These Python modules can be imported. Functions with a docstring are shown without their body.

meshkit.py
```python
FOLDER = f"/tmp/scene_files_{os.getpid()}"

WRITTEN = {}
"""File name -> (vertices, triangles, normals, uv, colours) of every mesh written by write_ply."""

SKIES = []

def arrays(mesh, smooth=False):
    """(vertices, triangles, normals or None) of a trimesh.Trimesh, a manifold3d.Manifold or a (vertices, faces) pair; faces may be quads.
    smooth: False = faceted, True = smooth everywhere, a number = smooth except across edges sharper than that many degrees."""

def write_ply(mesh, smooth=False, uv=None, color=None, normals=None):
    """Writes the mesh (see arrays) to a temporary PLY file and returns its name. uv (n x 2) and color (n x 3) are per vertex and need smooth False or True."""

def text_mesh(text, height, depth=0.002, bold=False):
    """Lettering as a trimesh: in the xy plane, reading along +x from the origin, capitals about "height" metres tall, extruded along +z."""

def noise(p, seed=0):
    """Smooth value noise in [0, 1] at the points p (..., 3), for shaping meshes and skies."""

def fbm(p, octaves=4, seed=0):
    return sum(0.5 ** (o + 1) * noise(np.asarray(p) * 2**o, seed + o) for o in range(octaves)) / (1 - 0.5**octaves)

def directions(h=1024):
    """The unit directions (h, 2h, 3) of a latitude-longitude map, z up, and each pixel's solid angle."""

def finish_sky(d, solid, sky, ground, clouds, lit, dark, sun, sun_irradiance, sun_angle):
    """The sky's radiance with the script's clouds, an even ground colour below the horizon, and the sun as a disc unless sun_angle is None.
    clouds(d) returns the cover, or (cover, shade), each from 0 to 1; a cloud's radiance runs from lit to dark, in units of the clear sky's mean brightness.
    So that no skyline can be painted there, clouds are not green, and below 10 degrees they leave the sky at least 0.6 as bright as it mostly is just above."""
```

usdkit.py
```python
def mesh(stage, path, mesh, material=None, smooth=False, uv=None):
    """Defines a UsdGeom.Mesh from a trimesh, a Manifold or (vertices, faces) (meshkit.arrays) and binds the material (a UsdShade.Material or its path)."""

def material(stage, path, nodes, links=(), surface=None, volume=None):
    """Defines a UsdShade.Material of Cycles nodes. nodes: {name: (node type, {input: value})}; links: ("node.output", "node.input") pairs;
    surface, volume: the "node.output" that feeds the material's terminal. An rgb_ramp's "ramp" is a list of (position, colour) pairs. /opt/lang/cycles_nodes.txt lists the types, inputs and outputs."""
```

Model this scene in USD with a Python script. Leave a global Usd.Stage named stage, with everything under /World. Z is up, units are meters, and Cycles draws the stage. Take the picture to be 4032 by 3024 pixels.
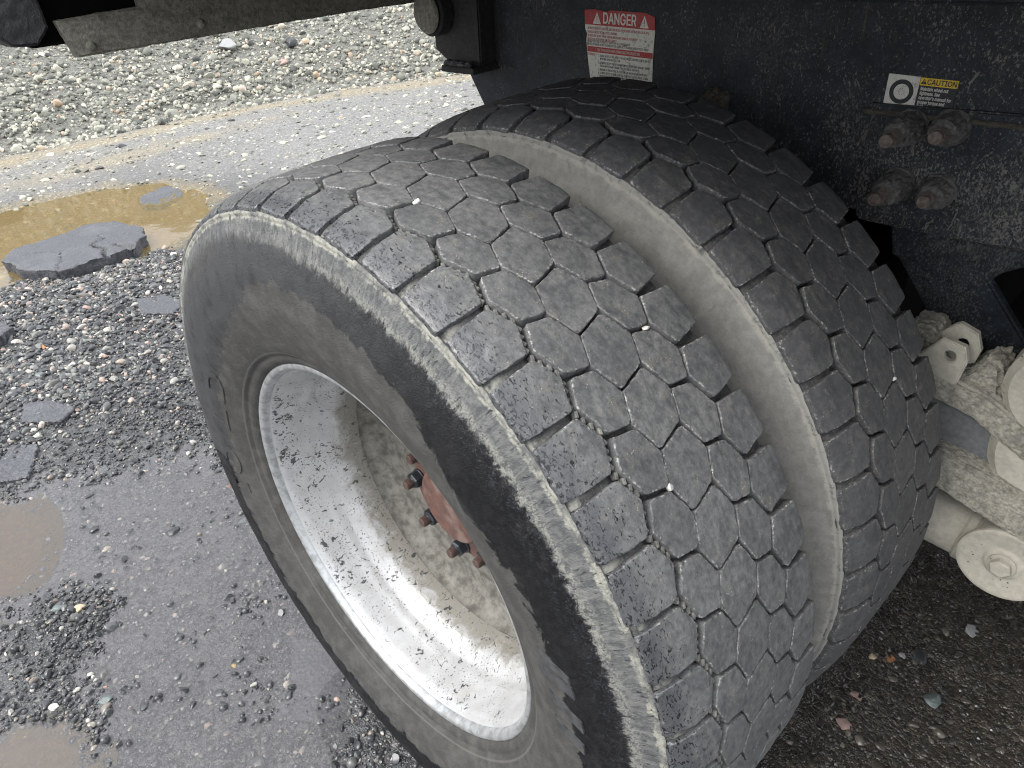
import math
import numpy as np, trimesh
from shapely.geometry import Polygon, Point
from shapely import affinity
from pxr import Usd, UsdGeom, UsdLux, UsdShade, Gf, Sdf, Vt
import usdkit, meshkit

stage = Usd.Stage.CreateInMemory()
UsdGeom.SetStageUpAxis(stage, UsdGeom.Tokens.z)
UsdGeom.SetStageMetersPerUnit(stage, 1.0)
UsdGeom.Xform.Define(stage, '/World')
UsdGeom.Scope.Define(stage, '/World/Looks')
rng = np.random.default_rng(7)
PI = math.pi

# ------------------------------------------------------------------ camera, sky, sun, exposure
EXPOSURE = 1.6
SKY_STRENGTH = 0.10
SUN_INTENSITY = 0.4
SUN_DIR = np.array([0.85, -0.25, 1.0])            # direction towards the brightest part of the overcast sky
SUN_ANGLE = 40.0
CAM_POS = (0.34160363, 0.6805229, 1.24997994)
CAM_RIGHT = (-0.70423512, 0.7065748, -0.06931774)
CAM_FWD = (-0.56697042, -0.61847076, -0.54409416)

cam = UsdGeom.Camera.Define(stage, '/World/camera')
_f = np.array(CAM_FWD); _f /= np.linalg.norm(_f)
_r = np.array(CAM_RIGHT); _r -= _f * (_r @ _f); _r /= np.linalg.norm(_r)
_u = np.cross(_r, _f)
M = Gf.Matrix4d(*_r, 0, *_u, 0, *(-_f), 0, *CAM_POS, 1)
cam.AddTransformOp().Set(M)
cam.CreateHorizontalApertureAttr(36.0); cam.CreateVerticalApertureAttr(27.0)
cam.CreateFocalLengthAttr(25.58)
cam.CreateClippingRangeAttr(Gf.Vec2f(0.02, 500))
cam.CreateExposureAttr(EXPOSURE)

SUN_DIR = SUN_DIR / np.linalg.norm(SUN_DIR)
elev = math.asin(SUN_DIR[2]); rotn = math.atan2(SUN_DIR[0], SUN_DIR[1])
sky_mat = usdkit.material(stage, '/World/Looks/overcast_sky', {
    'tc': ('texture_coordinate', {}),
    'sky': ('sky_texture', {'sky_type': 'single_scattering', 'sun_disc': False, 'sun_elevation': elev, 'sun_rotation': rotn}),
    'n': ('noise_texture', {'scale': 2.2, 'detail': 5.0, 'roughness': 0.55}),
    'ramp': ('rgb_ramp', {'ramp': [(0.3, (6.2, 6.4, 6.9)), (0.55, (8.6, 8.8, 9.2)), (0.75, (11.5, 11.5, 11.5))]}),
    'geo': ('geometry', {}), 'sep': ('separate_xyz', {}),
    'up': ('math', {'math_type': 'multiply', 'value2': -1.0}),
    'cie': ('map_range', {'range_type': 'linear', 'from_min': 0.0, 'from_max': 1.0, 'to_min': 0.50, 'to_max': 1.40, 'clamp': True}),
    'ov': ('vector_math', {'math_type': 'scale'}),
    'mx': ('mix_color', {'fac': 0.86}),
    'bg': ('background_shader', {'strength': SKY_STRENGTH})},
    [('tc.generated', 'n.vector'), ('n.fac', 'ramp.fac'), ('sky.color', 'mx.a'), ('geo.incoming', 'sep.vector'), ('sep.z', 'up.value1'), ('up.value', 'cie.value'), ('ramp.color', 'ov.vector1'), ('cie.result', 'ov.scale'), ('ov.vector', 'mx.b'), ('mx.result', 'bg.color')], surface='bg.background')
dome = UsdLux.DomeLight.Define(stage, '/World/sky')
dome.GetPrim().SetCustomDataByKey('kind', 'structure')
UsdShade.MaterialBindingAPI.Apply(dome.GetPrim()).Bind(sky_mat)
sun = UsdLux.DistantLight.Define(stage, '/World/sun')
sun.CreateIntensityAttr(SUN_INTENSITY); sun.CreateAngleAttr(SUN_ANGLE); sun.CreateNormalizeAttr(True)
sun.CreateColorAttr(Gf.Vec3f(1.0, 0.97, 0.92))
_z = SUN_DIR; _x = np.cross([0, 0, 1.0], _z); _x /= np.linalg.norm(_x); _y = np.cross(_z, _x)
sun.AddTransformOp().Set(Gf.Matrix4d(*_x, 0, *_y, 0, *_z, 0, 0, 0, 10, 1))

# ------------------------------------------------------------------ helpers
Z0 = 0.505            # height of the wheel's centre
PITCH = 2 * PI / 52   # angle of one tread block

class Graph:
    """A small writer for node materials: values that are strings with a dot and no space are links."""
    def __init__(self): self.n = {}; self.l = []; self.k = 0
    def __call__(self, kind, out, **kw):
        self.k += 1; name = '%s_%d' % (kind.split('_')[0], self.k); vals = {}
        for key, v in kw.items():
            if isinstance(v, str) and '.' in v: self.l.append((v, name + '.' + key))
            else: vals[key] = v
        self.n[name] = (kind, vals)
        return name + '.' + out
    def math(self, t, a, b=0.0, c=0.0): return self('math', 'value', math_type=t, value1=a, value2=b, value3=c)
    def noise(self, vec, scale, detail=4.0, rough=0.55, dist=0.0): return self('noise_texture', 'fac', vector=vec, scale=scale, detail=detail, roughness=rough, distortion=dist)
    def voro(self, vec, scale, out='distance', **kw): return self('voronoi_texture', out, vector=vec, scale=scale, **kw)
    def ss(self, v, a, b, c=0.0, d=1.0): return self('map_range', 'result', range_type='smoothstep', value=v, from_min=a, from_max=b, to_min=c, to_max=d)
    def lin(self, v, a, b, c=0.0, d=1.0): return self('map_range', 'result', range_type='linear', value=v, from_min=a, from_max=b, to_min=c, to_max=d, clamp=True)
    def mix(self, fac, a, b, t='mix'): return self('mix_color', 'result', blend_type=t, fac=fac, a=a, b=b)
    def pos(self): return self('geometry', 'position')
    def scaled(self, vec, s, loc=(0, 0, 0), rot=(0, 0, 0)): return self('mapping', 'vector', vector=vec, scale=s, location=loc, rotation=rot)
    def xyz(self, vec):
        a = self('separate_xyz', 'x', vector=vec); n = a.split('.')[0]; return n + '.x', n + '.y', n + '.z'
    def polar(self):
        p = self.pos(); x, y, z = self.xyz(p); z = self.math('subtract', z, Z0)
        r = self.math('sqrt', self.math('add', self.math('multiply', y, y), self.math('multiply', z, z)))
        th = self.math('arctan2', z, y)
        return p, x, r, th
    def vec(self, a, b, c): return self('combine_xyz', 'vector', x=a, y=b, z=c)
    def bump(self, h, strength=0.5, dist=0.002, normal=None):
        kw = {'normal': normal} if normal else {}
        return self('bump', 'normal', height=h, strength=strength, distance=dist, **kw)
    def bsdf(self, **kw): return self('principled_bsdf', 'BSDF', **kw)
    def make(self, name, surf): return usdkit.material(stage, '/World/Looks/' + name, self.n, self.l, surface=surf)

def unique(parent, name):
    base = parent.rstrip('/') + '/' + name
    if not stage.GetPrimAtPath(base): return base
    k = 1
    while stage.GetPrimAtPath('%s_%03d' % (base, k)): k += 1
    return '%s_%03d' % (base, k)

def tag(prim, label=None, category=None, group=None, kind=None):
    for k, v in (('label', label), ('category', category), ('group', group), ('kind', kind)):
        if v: prim.SetCustomDataByKey(k, v)
    return prim

def part(parent, name, mesh, mat, smooth=False, label=None, kind=None, colors=None, floats=None):
    path = unique(parent, name)
    m = usdkit.mesh(stage, path, mesh, mat, smooth=smooth)
    api = UsdGeom.PrimvarsAPI(m)
    if colors:
        for n, arr in colors.items(): api.CreatePrimvar(n, Sdf.ValueTypeNames.Color3fArray, 'vertex').Set(Vt.Vec3fArray.FromNumpy(np.asarray(arr, np.float32)))
    if floats:
        for n, arr in floats.items(): api.CreatePrimvar(n, Sdf.ValueTypeNames.FloatArray, 'vertex').Set(Vt.FloatArray.FromNumpy(np.asarray(arr, np.float32)))
    tag(m.GetPrim(), label=label, kind=kind)
    return path

def group(parent, name, **kw):
    path = unique(parent, name); x = UsdGeom.Xform.Define(stage, path); tag(x.GetPrim(), **kw); return path

def top(name, mesh, mat, label, category=None, grp=None, kind=None, smooth=False, **kw):
    p = part('/World', name, mesh, mat, smooth, **kw)
    tag(stage.GetPrimAtPath(p), label, category, grp, kind); return p

def join(*ms): return trimesh.util.concatenate(list(ms))

def box(x0, x1, y0, y1, z0, z1, bev=0.003):
    """A box with bevelled edges."""
    from manifold3d import Manifold
    b = min(bev, (x1 - x0) * .3, (y1 - y0) * .3, (z1 - z0) * .3)
    pts = []
    for sx in (0, 1):
        for sy in (0, 1):
            for sz in (0, 1):
                c = np.array([(x0, x1)[sx], (y0, y1)[sy], (z0, z1)[sz]]); d = np.array([1 - 2 * sx, 1 - 2 * sy, 1 - 2 * sz]) * b
                for k in range(3):
                    q = c + d; q[k] = c[k]; pts.append(q)
    return trimesh.convex.convex_hull(np.array(pts))

def plate_x(poly, x0, x1, bev=0.002, holes=()):
    """A plate cut to a (y, z) outline and standing between two x planes, front edge bevelled."""
    P = Polygon(poly, holes).buffer(0)
    back = trimesh.creation.extrude_polygon(P, (x1 - x0) - bev, engine='earcut')
    out = [back]
    Q = P.buffer(-bev, join_style=2)
    if not Q.is_empty:
        # a chamfered front: the inset face joined to the outline
        f = trimesh.creation.extrude_polygon(Q, bev, engine='earcut'); f.apply_translation([0, 0, x1 - x0 - bev]); out.append(f)
    m = join(*out)
    v = m.vertices.copy(); m.vertices = np.stack([x0 + v[:, 2], v[:, 0], v[:, 1]], 1)
    return m

def revolve_x(profile, seg=180, cx=0.0, cy=0.0, cz=Z0, noise=None, arc=None):
    """Turns an (x, r) profile about the x axis."""
    P = np.asarray(profile, float); n = len(P); th = np.linspace(0, 2 * PI, seg, endpoint=False)
    R = np.repeat(P[:, 1][:, None], seg, 1); X = np.repeat(P[:, 0][:, None], seg, 1)
    if noise is not None:
        dx, dr = noise(X, R, np.repeat(th[None], n, 0)); X = X + dx; R = R + dr
    V = np.stack([X + cx, R * np.cos(th) + cy, R * np.sin(th) + cz], -1).reshape(-1, 3)
    i, j = np.meshgrid(np.arange(n - 1), np.arange(seg), indexing='ij'); jn = (j + 1) % seg
    a = i * seg + j; b = i * seg + jn; c = (i + 1) * seg + jn; d = (i + 1) * seg + j
    F = np.concatenate([np.stack([a, b, c], -1).reshape(-1, 3), np.stack([a, c, d], -1).reshape(-1, 3)])
    return trimesh.Trimesh(V, F, process=False)

def smooth_profile(pts, n=50):
    from scipy.interpolate import PchipInterpolator
    P = np.asarray(pts, float); t = np.concatenate([[0], np.cumsum(np.hypot(*np.diff(P, axis=0).T))])
    u = np.linspace(0, t[-1], n)
    return np.stack([PchipInterpolator(t, P[:, 0])(u), PchipInterpolator(t, P[:, 1])(u)], 1)

def cyl(p, q, r, seg=24, r2=None, bev=0.0):
    """A (tapered) cylinder from p to q."""
    p = np.asarray(p, float); q = np.asarray(q, float); L = np.linalg.norm(q - p); r2 = r if r2 is None else r2
    pr = [(0, 0), (r - bev, 0), (r, bev), (r2, L - bev), (r2 - bev, L), (0, L)] if bev else [(0, 0), (r, 0), (r2, L), (0, L)]
    m = trimesh.creation.revolve(np.array(pr), sections=seg)
    m.apply_transform(trimesh.geometry.align_vectors([0, 0, 1], (q - p) / L)); m.apply_translation(p); return m

def hexa(p, axis, r, h, rot=0.0):
    m = trimesh.creation.revolve(np.array([(0, 0), (r, 0), (r, h * .82), (r * .86, h), (0, h)]), sections=6)
    m.apply_transform(trimesh.transformations.rotation_matrix(rot, [0, 0, 1]))
    m.apply_transform(trimesh.geometry.align_vectors([0, 0, 1], axis)); m.apply_translation(p); return m

def rough(m, edge, amp, scale, seed=0, oct=4):
    """Subdivides a mesh to short edges and roughens it along its normals."""
    m = trimesh.Trimesh(m.vertices, m.faces, process=True)
    v, f = trimesh.remesh.subdivide_to_size(m.vertices, m.faces, edge, max_iter=14)
    m = trimesh.Trimesh(v, f, process=True)
    d = (meshkit.fbm(m.vertices * scale, oct, seed) - 0.5) * 2 * amp
    m.vertices = m.vertices + m.vertex_normals * d[:, None]
    return m

def rock(r, seed, flat=0.6, sub=2, rough_=0.35):
    g = np.random.default_rng(seed)
    m = trimesh.creation.icosphere(subdivisions=sub, radius=1.0); v = m.vertices.copy()
    for _ in range(9):                                   # flat facets, as on broken stone
        n = g.normal(size=3); n /= np.linalg.norm(n); h = g.uniform(.45, .85)
        d = v @ n; v -= np.clip(d - h, 0, None)[:, None] * n
    v *= np.array([g.uniform(.8, 1.25), g.uniform(.65, 1.0), flat * g.uniform(.8, 1.2)])
    v *= (1 + rough_ * (meshkit.fbm(v * 1.7 + seed, 3, seed) - .5))[:, None]
    return trimesh.Trimesh(v * r, m.faces, process=False)

# ------------------------------------------------------------------ materials
def mat_plain(name, col, rough_=0.6, metal=0.0, var=0.25, scale=60, bump=0.2, col2=None, **kw):
    g = Graph(); p = g.pos(); n = g.noise(p, scale, 5); c2 = col2 or tuple(c * (1 - var) for c in col)
    c = g.mix(g.ss(n, .35, .65), col, c2)
    return g.make(name, g.bsdf(base_color=c, roughness=rough_, metallic=metal, normal=g.bump(n, bump, .001), **kw))

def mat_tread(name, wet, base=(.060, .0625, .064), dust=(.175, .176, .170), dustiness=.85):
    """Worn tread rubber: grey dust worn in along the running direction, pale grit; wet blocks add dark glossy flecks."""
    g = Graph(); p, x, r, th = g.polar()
    s = g.vec(g.math('multiply', x, 90.0), g.math('multiply', th, 22.0), g.math('multiply', r, 60.0))
    streak = g.noise(s, 1.6, 6, .68)
    patch = g.noise(p, 26, 5, .68)
    blot = g.noise(p, 150, 4, .65)
    grain = g.noise(p, 480, 3, .75)
    d = g.math('add', g.math('add', g.math('multiply', streak, .34), g.math('multiply', patch, .3)), g.math('multiply', blot, .36))
    d = g.math('multiply', g.ss(d, .36, .65), dustiness)
    d = g.math('multiply', d, g.ss(grain, .25, .62, .65, 1.2))
    c = g.mix(d, base, dust)
    warm = g.ss(g.math('add', g.math('multiply', g.noise(p, 60, 4, .7), .6), g.math('multiply', streak, .4)), .52, .70, 0, .6)
    c = g.mix(warm, c, (.18, .16, .13))
    rnd = g('object_info', 'random'); c = g.mix(g.lin(rnd, 0, 1, 0, .28), c, (.050, .052, .056))
    eg = g('attribute', 'fac', attribute='edge')
    chip = g.math('multiply', eg, g.ss(g.noise(p, 330, 3, .7), .50, .62))
    c = g.mix(g.math('multiply', chip, g.ss(g.noise(p, 50, 3), .40, .6, .15, .8)), c, (.40, .395, .37))
    c = g.mix(g.math('multiply', eg, g.ss(g.noise(p, 210, 3, .7), .52, .6, 0, .6)), c, (.018, .018, .019))
    sp = g.voro(p, 380, feature='f1'); wn = g.noise(p, 60, 4, .65)
    fleck = g.math('multiply', g.math('less_than', sp, .17), g.ss(wn, .53, .70, 0, .8))
    c = g.mix(fleck, c, (.58, .57, .54))
    scr = g.ss(g.noise(g.vec(g.math('multiply', x, 260.0), g.math('multiply', th, 9.0), 0.0), 1.0, 3, .6, 1.5), .70, .76, 0, .4)
    c = g.mix(scr, c, (.02, .02, .021))
    rou = .70
    h = g.math('add', g.math('multiply', grain, .7), g.math('add', g.math('multiply', streak, .5), g.math('multiply', blot, .8)))
    if wet:
        edge = g.ss(x, -.036, .010)                                     # the outer side of the row is wet
        pool = g.ss(g.math('add', g.math('multiply', g.noise(p, 75, 6, .75), .85), g.math('multiply', edge, .60)), .70, .95)
        fl = g.noise(g.vec(g.math('multiply', x, 420.0), g.math('multiply', th, 105.0), g.math('multiply', r, 300.0)), 1.0, 3, .6, .8)
        clus = g.math('add', g.math('multiply', g.noise(p, 70, 4, .6), .16), g.math('multiply', edge, .085))
        drop = g.ss(g.math('add', fl, clus), .725, .745)
        c = g.mix(g.math('multiply', pool, .6), c, (.030, .032, .037))
        c = g.mix(drop, c, (.006, .006, .007))
        rou = g.math('maximum', g.math('subtract', g.lin(g.math('multiply', pool, 1.0), 0, 1, .68, .27), g.math('multiply', drop, .3)), .15)
        h = g.math('add', h, g.math('multiply', drop, .9))
    n = g.bump(h, .45, .0010)
    return g.make(name, g.bsdf(base_color=c, roughness=rou, normal=n, specular_ior_level=.5))

def mat_groove():
    g = Graph(); p, x, r, th = g.polar(); n = g.noise(p, 90, 5, .7); gr = g.noise(p, 400, 3, .7)
    c = g.mix(g.ss(n, .35, .68), (.026, .026, .027), (.075, .073, .067)); c = g.mix(g.ss(gr, .55, .7, 0, .5), c, (.17, .165, .15))
    ringg = g.math('multiply', g.ss(x, -.028, -.034), g.ss(x, -.060, -.053))
    c = g.mix(g.math('multiply', ringg, .85), c, (.010, .010, .010))
    c = g.mix(g.math('multiply', g.ss(x, -.010, .004), g.ss(g.noise(p, 60, 4, .7), .42, .6)), c, (.20, .197, .175))
    return g.make('groove_rubber', g.bsdf(base_color=c, roughness=.75, normal=g.bump(g.math('add', n, gr), .6, .002)))

def mat_sidewall():
    """Outer wall of the outer tyre: dry and dusty near the rim, a wet black band, then a scuffed dusty crust up to the shoulder."""
    g = Graph(); p, x, r, th = g.polar()
    s = g.vec(g.math('multiply', th, 30.0), g.math('multiply', r, 16.0), g.math('multiply', x, 14.0))     # scuffs across the shoulder
    scuff = g.noise(s, 1.5, 7, .72, 1.3)
    circ = g.noise(g.vec(g.math('multiply', th, 2.2), g.math('multiply', r, 110.0), 0.0), 1.0, 5, .65, .4)   # faint rings round the wall
    fine = g.noise(p, 140, 6, .7); grit = g.noise(p, 480, 3, .75); big = g.noise(p, 9, 4, .6); mid = g.noise(p, 34, 6, .7)
    front = g.ss(th, .9, 2.4)                                           # 0 on the side of the camera, 1 towards the back of the truck
    dry = g.mix(g.ss(mid, .38, .68), (.042, .041, .0385), (.070, .068, .063))
    dry = g.mix(g.ss(circ, .45, .75, 0, .3), dry, (.075, .071, .064))
    dry = g.mix(g.ss(g.noise(g.vec(g.math('multiply', th, 9.0), g.math('multiply', r, 60.0), 0.0), 1.3, 6, .75, 1.6), .60, .70, 0, .4), dry, (.13, .124, .11))
    rimline = g.math('multiply', g.ss(r, .3175, .3185), g.ss(r, .3215, .3195))
    dry = g.mix(g.math('multiply', rimline, .5), dry, (.12, .115, .105))
    wet = g.mix(g.ss(fine, .35, .7), (.003, .0031, .0036), (.010, .0104, .0115))
    wet = g.mix(g.math('multiply', g.ss(mid, .5, .7), .35), wet, (.028, .027, .026))
    gritty = g.math('multiply', g.ss(g.math('add', grit, g.math('multiply', fine, .5)), .80, .92), g.ss(r, .425, .458))
    wet = g.mix(g.math('multiply', gritty, .5), wet, (.075, .079, .088))
    wet = g.mix(g.math('multiply', g.ss(th, .75, 1.7), g.ss(mid, .25, .6, .5, .95)), wet, (.044, .045, .046))
    crust = g.mix(g.ss(g.math('add', g.math('multiply', scuff, .55), g.math('multiply', fine, .45)), .40, .60), (.062, .064, .065), (.125, .127, .122))
    crust = g.mix(g.math('multiply', g.math('multiply', g.ss(scuff, .53, .66), g.ss(fine, .36, .56)), g.lin(front, 0, 1, .30, 1.0)), crust, (.20, .197, .173))
    # the radius where the wet band begins and where the dusty crust of the shoulder begins
    tongues = g.noise(g.vec(g.math('multiply', th, 6.0), g.math('multiply', r, 12.0), 0.0), 2.0, 7, .72, .7)
    deg = lambda a: (math.radians(a) + .6) / 4.4
    curve = g('rgb_ramp', 'color', fac=g.lin(th, -.6, 3.8), ramp=[(deg(a), (v, v, v)) for a, v in ((-30, .40), (0, .42), (18, .418), (35, .412), (46, .398), (53, .41), (60, .430), (70, .442), (90, .446), (103, .43), (113, .397), (125, .38), (141, .366), (180, .37), (215, .385))])
    lo = g.math('add', g.math('subtract', g.xyz(curve)[0], g.lin(front, 0, 1, .020, .010)), g.math('multiply', g.math('subtract', tongues, .5), .060))
    hi = g.math('add', g.lin(front, 0, 1, .462, .474), g.math('add', g.math('multiply', g.math('subtract', g.noise(g.vec(g.math('multiply', th, 16.0), g.math('multiply', r, 22.0), 0.0), 2.6, 8, .78, .7), .5), .034), g.math('multiply', g.math('subtract', grit, .5), .016)))
    m1 = g.ss(g.math('subtract', r, lo), -.0015, .0015)
    m2 = g.ss(g.math('subtract', r, hi), g.lin(front, 0, 1, -.003, -.013), g.lin(front, 0, 1, .003, .013))
    c = g.mix(m1, dry, wet); c = g.mix(m2, c, crust)
    strip = g.math('multiply', g.ss(g.math('subtract', r, hi), -.001, .001), g.ss(g.math('subtract', r, hi), .013, .004))
    strip = g.math('multiply', g.math('multiply', strip, g.lin(front, 0, .7, 1, 0)), g.ss(g.math('add', g.math('multiply', fine, .6), g.math('multiply', grit, .5)), .48, .60))
    c = g.mix(strip, c, (.20, .197, .175))
    ridge = g.math('multiply', g.ss(g.math('add', r, g.math('multiply', g.math('subtract', fine, .5), .012)), .4875, .4905), g.ss(g.math('add', r, g.math('multiply', g.math('subtract', scuff, .5), .02)), .5000, .4955))
    c = g.mix(g.math('multiply', ridge, g.ss(g.noise(p, 45, 5, .7), .40, .58, .1, .85)), c, (.30, .292, .25))
    # drops and flicks thrown out over the crust
    fl = g.noise(g.vec(g.math('multiply', th, 170.0), g.math('multiply', r, 70.0), g.math('multiply', x, 60.0)), 1.0, 4, .65, .6)
    drop = g.math('multiply', g.ss(g.math('add', fl, g.math('multiply', g.noise(p, 24, 3), .2)), .715, .74), g.ss(r, .44, .46))
    drop = g.math('multiply', drop, g.ss(r, .500, .492))
    c = g.mix(g.math('multiply', drop, .9), c, (.013, .013, .014))
    gl = g.math('multiply', m1, g.math('subtract', 1.0, m2))
    spc = g.lin(gl, 0, 1, .30, .16)
    rou = g.lin(g.math('multiply', gl, g.ss(mid, .3, .55, .5, 1.0)), 0, 1, .72, .33)
    rou = g.math('subtract', rou, g.math('multiply', drop, .3))
    h = g.math('add', g.math('add', g.math('multiply', fine, .9), g.math('multiply', grit, .9)), g.math('add', g.math('multiply', scuff, g.ss(r, .45, .48, 0, .45)), g.math('multiply', circ, .25)))
    h = g.math('add', h, g.math('multiply', m2, .8))
    return g.make('sidewall_rubber', g.bsdf(base_color=c, roughness=rou, specular_ior_level=spc, normal=g.bump(h, .75, .0022)))

def mat_dust_rubber():
    """The dry, dust-filled rubber of the groove between the tyres."""
    g = Graph(); p, x, r, th = g.polar()
    ring = g.noise(g.vec(g.math('multiply', th, 3.0), g.math('multiply', r, 90.0), g.math('multiply', x, 90.0)), 1.0, 5, .6, .3)
    mid = g.noise(p, 60, 6, .72); gr = g.noise(p, 380, 3, .75); pa = g.noise(g.vec(g.math('multiply', th, 26.0), g.math('multiply', r, 40.0), 0.0), 1.6, 5, .66, .9)
    c = g.mix(g.ss(mid, .30, .72), (.165, .161, .148), (.245, .238, .217))
    c = g.mix(g.ss(ring, .45, .7, 0, .4), c, (.26, .248, .215))
    c = g.mix(g.math('multiply', g.ss(pa, .56, .70), .40), c, (.11, .105, .098))
    c = g.mix(g.ss(gr, .55, .75, 0, .5), c, (.09, .088, .084))
    sh = g.ss(r, .4985, .5005)                                           # the shoulder above the lip: chalky, with dark chips
    c = g.mix(g.math('multiply', sh, .7), c, (.27, .262, .235))
    c = g.mix(g.math('multiply', sh, g.ss(g.math('add', g.math('multiply', pa, .5), g.math('multiply', mid, .5)), .50, .62, 0, .85)), c, (.060, .064, .070))
    lip = g.math('multiply', g.ss(r, .4955, .4985), g.ss(r, .5045, .5005))
    c = g.mix(g.math('multiply', lip, g.ss(mid, .4, .6, 0, .6)), c, (.33, .315, .265))
    h = g.math('add', g.math('multiply', gr, .7), g.math('multiply', mid, 1.0))
    return g.make('dusty_rubber', g.bsdf(base_color=c, roughness=.88, normal=g.bump(h, .5, .0016)))

def mat_rim():
    g = Graph(); p, x, r, th = g.polar()
    n = g.noise(p, 30, 5, .6); fn = g.noise(p, 120, 4, .6)
    c = g.mix(g.ss(n, .35, .7), (.33, .33, .325), (.385, .39, .39))
    # brown film that thickens towards the disc
    deep = g.ss(x, -.075, -.145)
    film = g.math('multiply', g.ss(g.math('add', g.noise(g.vec(g.math('multiply', th, 5.0), g.math('multiply', x, 22.0), g.math('multiply', r, 12.0)), 1.6, 7, .7, .8), g.math('multiply', deep, .42)), .58, .86), .85)
    c = g.mix(film, c, (.165, .152, .125))
    runs = g.math('multiply', g.ss(g.noise(g.vec(g.math('multiply', th, 2.6), g.math('multiply', x, 60.0), g.math('multiply', r, 50.0)), 1.4, 6, .7, .6), .57, .68), g.ss(x, -.04, -.075))
    c = g.mix(g.math('multiply', runs, .6), c, (.15, .135, .105))
    c = g.mix(g.ss(g.noise(p, 17, 5, .7), .60, .72, 0, .3), c, (.30, .27, .21))
    # black splashes, flung along the barrel
    sv = g.vec(g.math('multiply', th, 30.0), g.math('multiply', x, 95.0), g.math('multiply', r, 60.0))
    f1 = g.noise(sv, 1.0, 5, .62, .9); cl = g.noise(p, 13, 3, .6)
    upr = g.math('multiply', g.ss(th, 2.2, 2.6), g.ss(x, -.055, -.035))
    cl = g.math('add', cl, g.math('multiply', upr, .22))
    spot = g.ss(g.math('add', f1, g.math('multiply', cl, .30)), .775, .79)
    f2 = g.noise(p, 330, 3, .6, .5); spot2 = g.ss(g.math('add', f2, g.math('multiply', g.noise(p, 19, 3), .28)), .775, .795)
    spot = g.math('multiply', g.math('maximum', spot, spot2), g.ss(x, -.010, -.016))
    c = g.mix(g.math('multiply', spot, .93), c, (.02, .02, .02))
    rou = g.lin(film, 0, 1, .30, .6)
    h = g.math('add', g.math('multiply', fn, .3), g.math('multiply', spot, .5))
    return g.make('white_rim_paint', g.bsdf(base_color=c, roughness=rou, metallic=.15, normal=g.bump(h, .25, .001), coat_weight=.15, coat_roughness=.2))

def mat_flange():
    g = Graph(); p, x, r, th = g.polar(); n = g.noise(p, 70, 5, .65); s = g.noise(g.vec(g.math('multiply', th, 60.0), g.math('multiply', r, 30.0), 0.0), 1.0, 4)
    c = g.mix(g.ss(n, .4, .65), (.40, .41, .415), (.26, .265, .26)); c = g.mix(g.ss(s, .62, .75, 0, .7), c, (.20, .195, .175))
    return g.make('bare_flange', g.bsdf(base_color=c, roughness=.38, metallic=.55, normal=g.bump(n, .25, .001)))

def mat_disc():
    g = Graph(); p = g.pos(); n = g.noise(p, 55, 6, .7); m = g.noise(p, 18, 5, .65)
    c = g.mix(g.ss(n, .36, .66), (.145, .138, .12), (.060, .056, .047)); c = g.mix(g.ss(m, .5, .7, 0, .6), c, (.19, .183, .163))
    return g.make('dirty_disc', g.bsdf(base_color=c, roughness=.8, normal=g.bump(n, .7, .003)))

def mat_rust():
    g = Graph(); p = g.pos(); n = g.noise(p, 60, 6, .7); m = g.noise(p, 20, 5)
    c = g.mix(g.ss(n, .35, .65), (.105, .050, .036), (.065, .034, .028)); c = g.mix(g.ss(m, .55, .7, 0, .6), c, (.17, .125, .105))
    return g.make('rusty_hub_paint', g.bsdf(base_color=c, roughness=.75, normal=g.bump(n, .3, .001)))

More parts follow.
